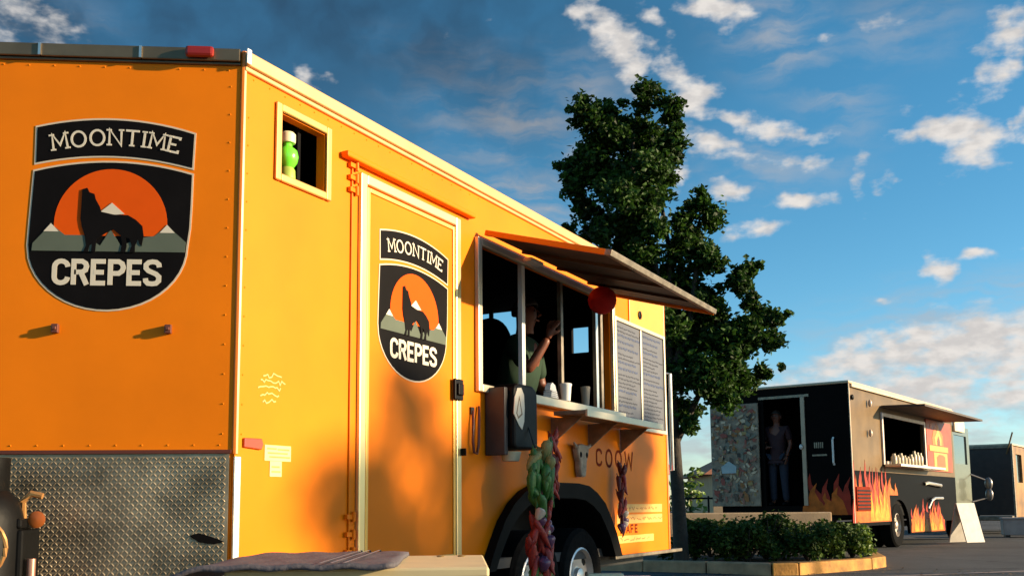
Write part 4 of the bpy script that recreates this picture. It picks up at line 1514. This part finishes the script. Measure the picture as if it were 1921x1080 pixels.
def sign(pts, lvl, m, nm):
    MB().prism(pts, -.028, -.031 - lvl * .003).build(nm, m, sg)


sign([(5.15, 2.06), (5.12, 2.20), (5.3, 2.42), (5.52, 2.52), (5.75, 2.42), (6.0, 2.28), (6.02, 2.06)], 1, SO, 'oven_dome')
sign([(5.35, 2.06), (5.32, 2.22), (5.5, 2.34), (5.62, 2.50), (5.74, 2.32), (5.86, 2.2), (5.84, 2.06)], 2, SY, 'oven_flame')
sign([(5.5, 2.06), (5.5, 2.16), (5.62, 2.26), (5.72, 2.16), (5.72, 2.06)], 3, mat('sign_dark', (.16, .05, .015), .5), 'oven_mouth')
sign([(4.85, 1.92), (6.35, 1.92), (6.35, 2.04), (4.85, 2.04)], 4, SY, 'oven_shelf')
sign([(5.2, 1.52), (6.3, 1.52), (6.3, 1.90), (5.2, 1.90)], 1, SY, 'oven_body')
sign([(5.42, 1.60), (6.1, 1.60), (6.1, 1.82), (5.9, 1.86), (5.6, 1.86), (5.42, 1.80)], 2, mat('sign_ember', (.5, .10, .015), .5), 'oven_door')
sign([(4.98, 2.42), (5.05, 2.50), (5.2, 2.52), (5.14, 2.40)], 2, mat('sign_pink', (.7, .25, .18), .5), 'sign_star')
# cab
cb = MB()
walls_with_holes(cb, (BL, 8.5), (.45, 2.58), [(BL + .1, 8.25, 1.72, 2.38)], 0.0, .06)
cb.build('cab_side', mat('cab_paint', (.10, .10, .06), .3, coat=.4), truck)
MB().box(BL + .1, 8.25, .025, .035, 1.72, 2.38).build('cab_window', M_GLASS, truck)
MB().box(BL, 8.5, .06, BW - .03, 2.50, 2.58).build('cab_roof', M_TAN, truck)
MB().box(8.44, 8.5, .06, BW - .03, .45, 2.50).build('cab_front', M_BPAINT, truck)
MB().box(BL + .02, 7.9, -.06, -.001, 2.45, 2.72).build('cab_sign', mat('pale_card', (.72, .62, .42), .5), truck, bevel=.01)
mb = MB()
for z in (1.28, 1.02):
    mb.ball((8.9, -.30, z), .06, .09, .15, 14, 9)
mb.tube([(8.48, 0, 1.5), (8.9, -.28, 1.35), (8.9, -.28, .95), (8.48, 0, .85)], .018, 6)
mb.build('mirror', mat('mirror_shell', (.22, .20, .19), .35, .5), truck, smooth=True)
# chrome handles / streaks on the black side
MB().tube([(4.4, -.02, 1.22), (4.5, -.06, 1.24), (5.5, -.06, 1.20), (5.6, -.02, 1.18)], .035, 8).build('side_rail', M_ALU, truck, smooth=True)
MB().tube([(4.6, -.02, .72), (4.65, -.07, .88), (4.9, -.08, .93), (5.5, -.08, .93)], .03, 8).build('step_rail', M_ALU, truck, smooth=True)
M_RIM2 = mat('dull_rim', (.42, .36, .30), .45, .6)
wheel(truck, Matrix.Translation((2.62, .16, .42)) @ Matrix.Rotation(R(90), 4, 'X'), .42, .26, .22, M_RIM2)
wheel(truck, Matrix.Translation((2.62, .47, .42)) @ Matrix.Rotation(R(90), 4, 'X'), .42, .26, .22, M_RIM2)
wheel(truck, Matrix.Translation((2.62, BW - .16, .42)) @ Matrix.Rotation(R(-90), 4, 'X'), .42, .26, .22, M_RIM2)
wheel(truck, Matrix.Translation((7.4, .16, .42)) @ Matrix.Rotation(R(90), 4, 'X'), .42, .24, .22, M_RIM2)
wheel(truck, Matrix.Translation((7.4, BW - .16, .42)) @ Matrix.Rotation(R(-90), 4, 'X'), .42, .24, .22, M_RIM2)
MB().box(.05, 7.0, .4, 1.9, .36, .44).build('chassis', M_BEAM, truck)
# glasses on the hatch counter
q = random.Random(4)
for k in range(9):
    u = 1.9 + k * .22
    h = q.uniform(.16, .30)
    o = MB().lathe([(.045, 0), (.055, .02), (.055, h * .7), (.03, h * .85), (.03, h)], 10).build('jar', mat('jar_tan', (.50, .40, .26), .4, var=.2), smooth=True)
    tag(o, 'tan jar %s in the row on the flame truck counter' % ('nearest the truck rear', 'second from the truck rear', 'third from the truck rear', 'just rearward of the middle one', 'in the exact middle', 'just forward of the middle one', 'third from the pizza sign', 'second from the pizza sign', 'nearest the pizza sign')[k], 'jar', 'jars along the truck counter')
    o.matrix_world = TB @ Matrix.Translation((u, -.16, 1.551))

# person in the rear doorway of the truck
J2 = dict(pelvis=(0, 0, .93), waist=(0, 0, 1.10), chest=(0, 0, 1.34), neck=(0, -.01, 1.50), head=(0, -.03, 1.61), crown=(0, -.02, 1.70),
          sl=(.18, 0, 1.40), el=(.24, .02, 1.12), wl=(.20, -.10, .90), sr=(-.18, 0, 1.40), er=(-.25, 0, 1.12), wr=(-.12, -.2, 1.05),
          hl=(.10, 0, .86), kl=(.11, -.01, .48), al=(.12, .03, .09), tl=(.13, -.06, .05), hr=(-.10, 0, .86), kr=(-.11, -.01, .48), ar=(-.12, .03, .09), tr=(-.13, -.06, .05))
person(TB @ Matrix.Translation((.22, 1.40, .785)) @ Matrix.Rotation(R(-90), 4, 'Z'), 'person in a maroon top and dark trousers standing in the truck doorway', J2, M_MAROON, M_DENIM,
       {'r': ((.6, -.6, .2), .4, (0, 0, -1)), 'l': ((0, -.2, -1), .3, (-1, 0, 0))})

MB().ball((.10, -.03, 2.66), .05, .03, .05, 12, 8).build('marker_lamp', M_BPLAS, truck, smooth=True)
for u, z in ((1.0, 2.62), (.95, 2.08)):
    MB().ball((u, -.05, z), .035, .035, .07, 10, 7).build('lamp_bulb', mat('lamp_glass', (.62, .46, .34), .3), truck, smooth=True)
# leaning white sandwich board
sw = empty('sandwich_board', Matrix.Translation((9.25, 20.9, 0)) @ Matrix.Rotation(R(24), 4, 'Z'), 'white folding sandwich board standing before the flame truck', 'sign board')
for s_, nm in ((-1, 'front_board'), (1, 'back_board')):
    MB().box(-.25, .25, -.012, .012, 0, .82).build(nm, mat('worn_white_board', (.46, .43, .38), .6, var=.15), sw, bevel=.004, mtx=Matrix.Translation((0, s_ * .22, .03)) @ Matrix.Rotation(R(s_ * 15), 4, 'X'))

# ================================================================ third vehicle far right
YC = R(36.8)
TC = Matrix.Translation((13.12, 26.6, 0)) @ Matrix.Rotation(R(90) - YC, 4, 'Z')
van = empty('box_van', TC, 'dark backed box van with amber side parked beyond the flame truck', 'van')
M_VB = mat('van_brown', (.035, .022, .018), .4, var=.2)
MB().box(.0, .06, .05, 2.0, .50, 2.25).build('rear_door', M_VB, van, bevel=.01)
mb = MB()
for a, b in ((.0, .05), (2.0, 2.05)):
    mb.box(-.03, .06, a, b, .40, 2.32)
mb.box(-.03, .06, .05, 2.0, 2.25, 2.32)
mb.build('door_surround', M_ALUD, van, bevel=.006)
mb = MB()
walls_with_holes(mb, (.061, 5.0), (.45, 2.30), [(.35, 1.1, 1.35, 2.1), (1.5, 2.6, 1.35, 2.1)], 0, .05)
mb.build('side_wall', mat('van_amber', (.28, .13, .03), .45, var=.5, scale=2), van)
MB().box(.35, 2.6, .055, .065, 1.35, 2.1).build('side_window', M_GLASS, van)
MB().box(.061, 5.0, 2.0, 2.05, .45, 2.30).build('side_wall', M_VB, van)
MB().box(.0, 5.0, .0, 2.05, 2.322, 2.37).build('roof', mat('pale_roof', (.56, .44, .30)), van, bevel=.01)
MB().box(5.001, 5.06, 0, 2.05, .45, 2.3).build('front_wall', M_VB, van)
MB().box(-.25, -.031, .05, 2.0, .36, .48).build('bumper', M_ALUD, van, bevel=.02)
MB().tube([(-.02, .15, 2.1), (-.15, -.05, 2.65)], .02, 6).build('roof_pole', M_TAN, van)
wheel(van, Matrix.Translation((1.2, .12, .36)) @ Matrix.Rotation(R(90), 4, 'X'), .36, .2, .19, M_RIM2)
wheel(van, Matrix.Translation((4.0, .12, .36)) @ Matrix.Rotation(R(90), 4, 'X'), .36, .2, .19, M_RIM2)
wheel(van, Matrix.Translation((1.2, 1.93, .36)) @ Matrix.Rotation(R(-90), 4, 'X'), .36, .2, .19, M_RIM2)
wheel(van, Matrix.Translation((4.0, 1.93, .36)) @ Matrix.Rotation(R(-90), 4, 'X'), .36, .2, .19, M_RIM2)
gb = empty('storage_crate', Matrix.Translation((12.25, 24.6, 0)) @ Matrix.Rotation(R(-20), 4, 'Z'), 'pale grey crate on the asphalt at the far right', 'crate')
MB().box(-.45, .45, -.3, .3, .05, .42).build('body', mat('grey_crate', (.34, .29, .27), .6), gb, bevel=.02)
MB().box(-.47, .47, -.32, .32, .422, .47).build('lid', mat('grey_crate', (.34, .29, .27)), gb, bevel=.015)
for s_ in (-1, 1):
    MB().box(s_ * .35 - .05, s_ * .35 + .05, -.25, .25, 0, .049).build('skid', M_BEAM, gb)

# ================================================================ background
bld = empty('house', Matrix.Translation((17.5, 60.0, 0)), 'small tan house with terracotta hip roof far behind the shrubs', 'house')
mb = MB()
walls_with_holes(mb, (-6.5, 6), (0, 2.5), [(-5.6, -4.6, .9, 2.0), (-2.0, -.8, .9, 2.0), (2, 3.2, .9, 2.0)], -4, -3.8)
mb.build('wall', M_STUCCO, bld)
for u in (-5.6, -2.0, 2.0):
    MB().box(u, u + 1.2, -3.9, -3.85, .9, 2.0).build('window', M_GLASS, bld)
MB().box(-6.5, 6, -3.79, 4, 0, 2.5).build('wall', M_STUCCO, bld)
mb = MB()
mb.add([(-7.1, -4.7, 2.5), (6.6, -4.7, 2.5), (6.6, 4.7, 2.5), (-7.1, 4.7, 2.5), (-3.8, 0, 4.3), (3.4, 0, 4.3)], [(0, 1, 5, 4), (2, 3, 4, 5), (1, 2, 5), (3, 0, 4), (3, 2, 1, 0)])
mb.build('roof', M_TERRA, bld)
mb = MB()
mb.box(-4.6, -3.9, -1, -.4, 3.4, 4.9)
mb.build('chimney', M_TERRA, bld)

fn = empty('fence', Matrix.Translation((0, 21.5, 0)), 'low dark metal rail fence before the tan house', 'fence')
for k in range(6):
    MB().box(2.6 + k * .75, 2.64 + k * .75, -.02, .02, 0, 1.02).build('post', M_BEAM, fn)
for z in (.35, .95):
    MB().box(2.5, 6.5, -.015, .015, z, z + .04).build('rail', M_BEAM, fn)
lw = MB().box(2.4, 5.15, 16.5, 16.7, 0.05, .70).build('low_wall', M_STUCCO, bevel=.02)
tag(lw, 'low tan stucco wall behind the dark shrubs', 'wall')


def leaf_mesh(clumps, per, size, m, rs, shell=.5, soft=False):
    q = random.Random(rs)
    vs, fs = [], []
    for (cx, cy, cz, rx, ry, rz) in clumps:
        n = max(6, int(per * (rx * rz) * 100))
        for _ in range(n):
            while True:
                p = Vector((q.uniform(-1, 1), q.uniform(-1, 1), q.uniform(-1, 1)))
                if p.length <= 1:
                    break
            p = p * (shell + (1 - shell) * q.random()) if p.length > .3 else p
            if soft:
                p = Vector((q.gauss(0, .38), q.gauss(0, .40), q.gauss(0, .38)))
            c = Vector((cx + p.x * rx, cy + p.y * ry, cz + p.z * rz))
            s = size * q.uniform(.6, 1.3)
            a = Vector((q.gauss(0, 1), q.gauss(0, 1), q.gauss(0, .6))).normalized()
            b = a.cross(Vector((q.gauss(0, 1), q.gauss(0, 1), q.gauss(0, 1)))).normalized()
            nrm = a.cross(b)
            o = len(vs)
            vs += [c - a * s * .6, c + b * s * .42 - nrm * s * .12, c + a * s * .7 - nrm * s * .18, c - b * s * .42 - nrm * s * .12, c + nrm * s * .05]
            fs += [(o, o + 1, o + 4), (o + 1, o + 2, o + 4), (o + 2, o + 3, o + 4), (o + 3, o, o + 4)]
    me = bpy.data.meshes.new('crown')
    me.from_pydata([tuple(v) for v in vs], [], fs)
    me.materials.append(m)
    return me


# the maple behind the trailer -----------------------------------
CL = [(1215, 160, 28), (1195, 190, 33), (1240, 200, 36), (1265, 180, 24), (1275, 240, 26), (1150, 185, 22), (1160, 230, 38), (1200, 250, 46), (1250, 260, 36),
      (1095, 195, 26), (1120, 240, 36), (1080, 275, 28), (1110, 300, 38), (1160, 300, 46), (1220, 310, 40), (1262, 310, 20), (1085, 320, 24), (1120, 350, 32), (1170, 360, 44),
      (1220, 370, 34), (1140, 400, 30), (1190, 420, 36), (1230, 430, 26), (1165, 450, 30), (1205, 470, 34), (1240, 505, 32), (1185, 490, 26),
      (1065, 422, 13), (1105, 412, 18), (1120, 440, 22), (1085, 440, 12), (1062, 405, 8), (1150, 475, 20),
      (1325, 362, 18), (1290, 392, 22), (1345, 395, 22), (1282, 430, 28), (1322, 440, 32), (1275, 480, 32), (1330, 490, 28), (1290, 530, 36), (1345, 540, 26),
      (1250, 560, 36), (1400, 500, 22), (1385, 525, 24), (1415, 515, 14), (1300, 590, 40), (1360, 590, 30), (1420, 568, 20), (1442, 592, 22), (1466, 592, 14), (1400, 622, 30), (1340, 640, 38),
      (1280, 650, 40), (1442, 640, 20), (1385, 670, 34), (1440, 690, 17), (1330, 710, 38), (1270, 720, 36), (1400, 718, 34), (1300, 765, 30), (1288, 795, 16), (1345, 750, 24),
      (1250, 680, 34), (1250, 620, 34), (1265, 760, 24), (1225, 560, 34), (1310, 650, 36), (1370, 700, 30), (1200, 320, 40), (1215, 140, 12), (1272, 160, 10), (1100, 175, 12), (1328, 345, 8), (1148, 165, 10), (1218, 128, 6), (1262, 150, 6), (1285, 205, 10), (1292, 250, 8), (1070, 180, 7), (1050, 280, 9), (1062, 315, 9), (1362, 380, 8), (1430, 490, 8), (1478, 588, 6), (1460, 640, 8), (1462, 690, 7), (1300, 355, 7), (1125, 165, 7), (1175, 160, 8)]
q = random.Random(13)
K = .00674
cl = []
for (x_, y_, r_) in CL:
    cx, cz, rr_ = (x_ - 1250) * K, (946 - y_) * K + .82, r_ * K
    dep = q.uniform(-.55, .55) * (1.0 if r_ > 25 else .5)
    # each clump is itself a handful of sprays
    for s_ in range(7):
        f = q.uniform(.5, .95)
        cl.append((cx + q.uniform(-.65, .65) * rr_, dep + q.uniform(-1.0, 1.0) * rr_, cz + q.uniform(-.65, .65) * rr_, rr_ * f * 1.12, rr_ * f * 1.6, rr_ * f * q.uniform(.65, 1.15)))
tree = empty('maple_tree', Matrix.Translation((2.0, 12.95, .10)), 'tall dark maple tree rising behind the orange trailer', 'tree')
o = obj(leaf_mesh(cl, 52.0, .066, M_LEAF, 3, shell=.1, soft=True), 'crown', tree)
o.location = (0, 0, -.10)
o['kind'] = 'stuff'
mb = MB()
mb.tube([(.12, 0, 0), (.10, 0, .8), (.06, 0, 1.8), (.0, 0, 3.0), (-.15, 0, 4.0), (-.4, 0, 5.2), (-.3, .1, 6.0)], [.10, .085, .075, .06, .045, .03, .01], 10)
mb.build('trunk', M_BARK, tree, smooth=True)
for pts, r0 in (([(.08, 0, 1.5), (.45, .1, 2.2), (.9, .1, 2.7), (1.4, 0, 3.1)], .05), ([(.03, 0, 2.3), (.3, -.1, 3.1), (.45, 0, 4.0), (.5, .05, 4.6)], .055), ([(0, 0, 3.0), (-.4, .1, 3.8), (-.9, 0, 5.0)], .04),
                ([(0, 0, 2.9), (.1, .1, 4.0), (-.1, .2, 5.5), (-.2, .2, 6.1)], .045), ([(.02, 0, 2.6), (-.5, -.1, 3.6), (-1.1, 0, 4.4)], .035)):
    MB().tube(pts, [r0 * (1 - .8 * i / (len(pts) - 1)) for i in range(len(pts))], 7).build('branch', M_BARK, tree, smooth=True)

# shrubs in the bed ------------------------------------------------
def shrub(x_, y_, rad, h, m, label, rs, grp='shrubs in the planting bed'):
    h *= .86
    t = empty('shrub', Matrix.Translation((x_, y_, .10)), label, 'shrub', grp)
    q = random.Random(rs)
    cls = []
    for k in range(24):
        a = q.uniform(0, 6.28)
        d_ = rad * q.random() ** .5 * .75
        hh = h * q.uniform(.25, .82) * (1 - .35 * (d_ / rad) ** 2)
        cls.append((d_ * math.cos(a), d_ * math.sin(a), hh, rad * .36, rad * .36, h * .28))
    o = obj(leaf_mesh(cls, 42.0, .05, m, rs + 1, shell=.35), 'foliage', t)
    o['kind'] = 'stuff'
    mb = MB()
    for k in range(7):
        a = q.uniform(0, 6.28)
        mb.tube([(0, 0, 0), (.3 * rad * math.cos(a), .3 * rad * math.sin(a), h * .4), (.6 * rad * math.cos(a), .6 * rad * math.sin(a), h * .8)], [.018, .012, .005], 5)
    mb.build('stems', M_BARK, t)


SH = [(2.35, 13.35, .50, .66, M_SHRUB, 'dark shrub nearest the trailer rear corner'), (2.95, 12.95, .52, .60, M_SHRUB, 'dark shrub second from the trailer corner, behind the worn kerb'),
      (3.35, 13.6, .60, .78, M_SHRUB, 'taller dark shrub behind the front row below the sticker door'), (3.75, 13.05, .48, .62, M_SHRUB, 'dark rounded shrub at the middle of the yellow kerb'),
      (4.15, 13.45, .46, .60, M_SHRUB, 'dark shrub just left of the sunlit light green one'), (2.75, 14.3, .6, .72, M_SHRUB, 'dark shrub at the back of the bed by the tree trunk'),
      (4.35, 14.3, .50, .62, M_SHRUB, 'dark shrub behind the light green one before the truck')]
for k, a in enumerate(SH):
    shrub(*a, 40 + k * 3)
shrub(4.52, 13.70, .34, .56, M_SHRUBL, 'light green sunlit shrub at the right end of the bed', 77)
sb_ = empty('bush', Matrix.Translation((5.05, 29.0, 0)), 'distant green bush just right of the trailer rear corner', 'bush')
o = obj(leaf_mesh([(0, 0, .8, .55, .5, .7), (.1, 0, 1.5, .4, .4, .55), (-.3, 0, 1.2, .5, .4, .6), (-.6, 0, .7, .5, .4, .6)], 2.0, .16, M_SHRUBL, 5), 'foliage', sb_)
o['kind'] = 'stuff'
MB().tube([(0, 0, 0), (0, 0, 1.2)], .05, 6).build('stem', M_BARK, sb_)

# fallen leaves round the kerb
q = random.Random(8)
vs, fs = [], []
for k in range(150):
    a, d_ = q.uniform(0, 6.28), q.uniform(.1, 1.6)
    c = Vector((3.8 + 1.8 * math.cos(a) + q.uniform(-.6, .6), 12.0 + d_ * math.sin(a), .006))
    s2, r2 = q.uniform(.02, .04), q.uniform(0, 6.28)
    o_ = len(vs)
    for t_ in range(4):
        vs.append(c + Vector((s2 * (1 if t_ % 2 else .55) * math.cos(r2 + t_ * 1.571), s2 * (1 if t_ % 2 else .55) * math.sin(r2 + t_ * 1.571), q.uniform(0, .012))))
    fs.append((o_, o_ + 1, o_ + 2, o_ + 3))
mb = MB()
mb.add(vs, fs)
tag(mb.build('leaf_litter', mat('dry_leaf', (.16, .09, .03), .8, island=.5)), kind='stuff')

# young trees beyond the right edge of the view, which shade the lot
def young_tree(x_, y_, zc, rx, ry, rz, rs, label):
    t = empty('young_tree', Matrix.Translation((x_, y_, 0)), label, 'tree')
    q = random.Random(rs)
    cls = []
    for k in range(58):
        p = Vector((q.gauss(0, 1), q.gauss(0, 1), q.gauss(0, 1))).normalized() * q.random() ** .4
        cls.append((p.x * rx * .8, p.y * ry * .8, zc + p.z * rz * .75, .38, .38, .30))
    o = obj(leaf_mesh(cls, 9.5, .14, M_LEAF, rs), 'crown', t)
    o['kind'] = 'stuff'
    MB().tube([(0, 0, 0), (.03, 0, zc * .5), (0, 0, zc + rz * .5)], [.09, .07, .03], 8).build('trunk', M_BARK, t, smooth=True)


young_tree(17.0, 3.95, 4.60, 1.3, 3.1, 1.15, 61, 'young tree standing on the open lot opposite the hatch')
young_tree(14.5, 10.85, 3.45, 1.0, 1.25, .65, 62, 'young tree standing on the open lot opposite the planting bed')

# ================================================================ foreground table and cooler
TT = Matrix.Translation((-.09, 3.05, 0)) @ Matrix.Rotation(R(3), 4, 'Z')
tb = empty('table', TT, 'low cream-topped table in front of the trailer door', 'table')
M_TBL = mat('cream_board', (.66, .52, .28), .5, var=.08, scale=7)
MB().box(-.62, 0, -.62, 0, .655, .68).build('table_top', M_TBL, tb, bevel=.006)
for x_ in (-.58, -.04):
    for y_ in (-.58, -.04):
        MB().box(x_ - .022, x_ + .022, y_ - .022, y_ + .022, 0, .654).build('leg', M_TBL, tb, bevel=.004)
mb = MB().box(-.56, -.06, -.05, -.03, .58, .653)
mb.build('apron', M_TBL, tb)
for x_ in (-.065, -.125):
    MB().lathe([(.010, 0), (.012, .003), (.006, .005), (.0, .005)], 14, Matrix.Translation((x_, -.09, .680))).build('bolt', mat('brown_bolt', (.30, .20, .08), .5, .3), tb, smooth=True)
# folded grey blanket lying over the left of the table
mb = MB()
vs, fs = [], []
NX, NY = 30, 14
for i in range(NX + 1):
    for k in range(NY + 1):
        x_ = -.92 + (.70) * i / NX
        y_ = -.70 + .735 * k / NY
        z_ = .694 + .003 * math.sin(i * 1.3) * math.cos(k * .8)
        if x_ < -.64:
            t = (-.64 - x_)
            z_ -= 1.5 * t * t + .10 * t
        if y_ > .005:
            z_ -= .55 * (y_ - .005)
        vs.append((x_, y_, z_))
for i in range(NX):
    for k in range(NY):
        a = i * (NY + 1) + k
        fs.append((a, a + NY + 1, a + NY + 2, a + 1))
mb.add(vs, fs)
me = mb.mesh('blanket', mat('grey_blanket', (.085, .075, .085), .75, var=.2, scale=12, bump=.2, bscale=60), True)
bk = obj(me, 'blanket')
bk.matrix_world = TT
s_ = bk.modifiers.new('s', 'SOLIDIFY')
s_.thickness = .012
tag(bk, 'dark grey striped blanket draped over the left of the cream table', 'blanket')
for x_ in (-.80, -.77, -.735, -.36, -.335, -.305):
    vs, fs = [], []
    for k in range(NY + 1):
        y_ = -.70 + .735 * k / NY
        for e in (0, .006):
            xe = x_ + e + .03 * (k / NY - 1)
            z_ = .6985
            if xe < -.64:
                t = (-.64 - xe)
                z_ -= 1.5 * t * t + .10 * t
            if y_ > .005:
                z_ -= .55 * (y_ - .005)
            vs.append((xe, y_, z_))
    for k in range(NY):
        fs.append((k * 2, k * 2 + 1, k * 2 + 3, k * 2 + 2))
    mb = MB()
    mb.add(vs, fs)
    mb.build('stripe', mat('pale_stripe', (.30, .26, .25), .8), bk)

cl_ = empty('cooler_box', Matrix.Translation((.66, 6.75, 0)) @ Matrix.Rotation(R(4), 4, 'Z'), 'white cooler box with lid on the ground before the wheels', 'cooler')
MB().box(-.27, .27, -.18, .18, 0, .30).build('body', M_WHITE, cl_, bevel=.02)
MB().box(-.285, .285, -.195, .195, .302, .355).build('lid', M_WHITE, cl_, bevel=.015)
MB().box(-.18, .06, -.03, .03, .356, .385).build('handle', mat('cream_plastic', (.74, .62, .40)), cl_, bevel=.01)
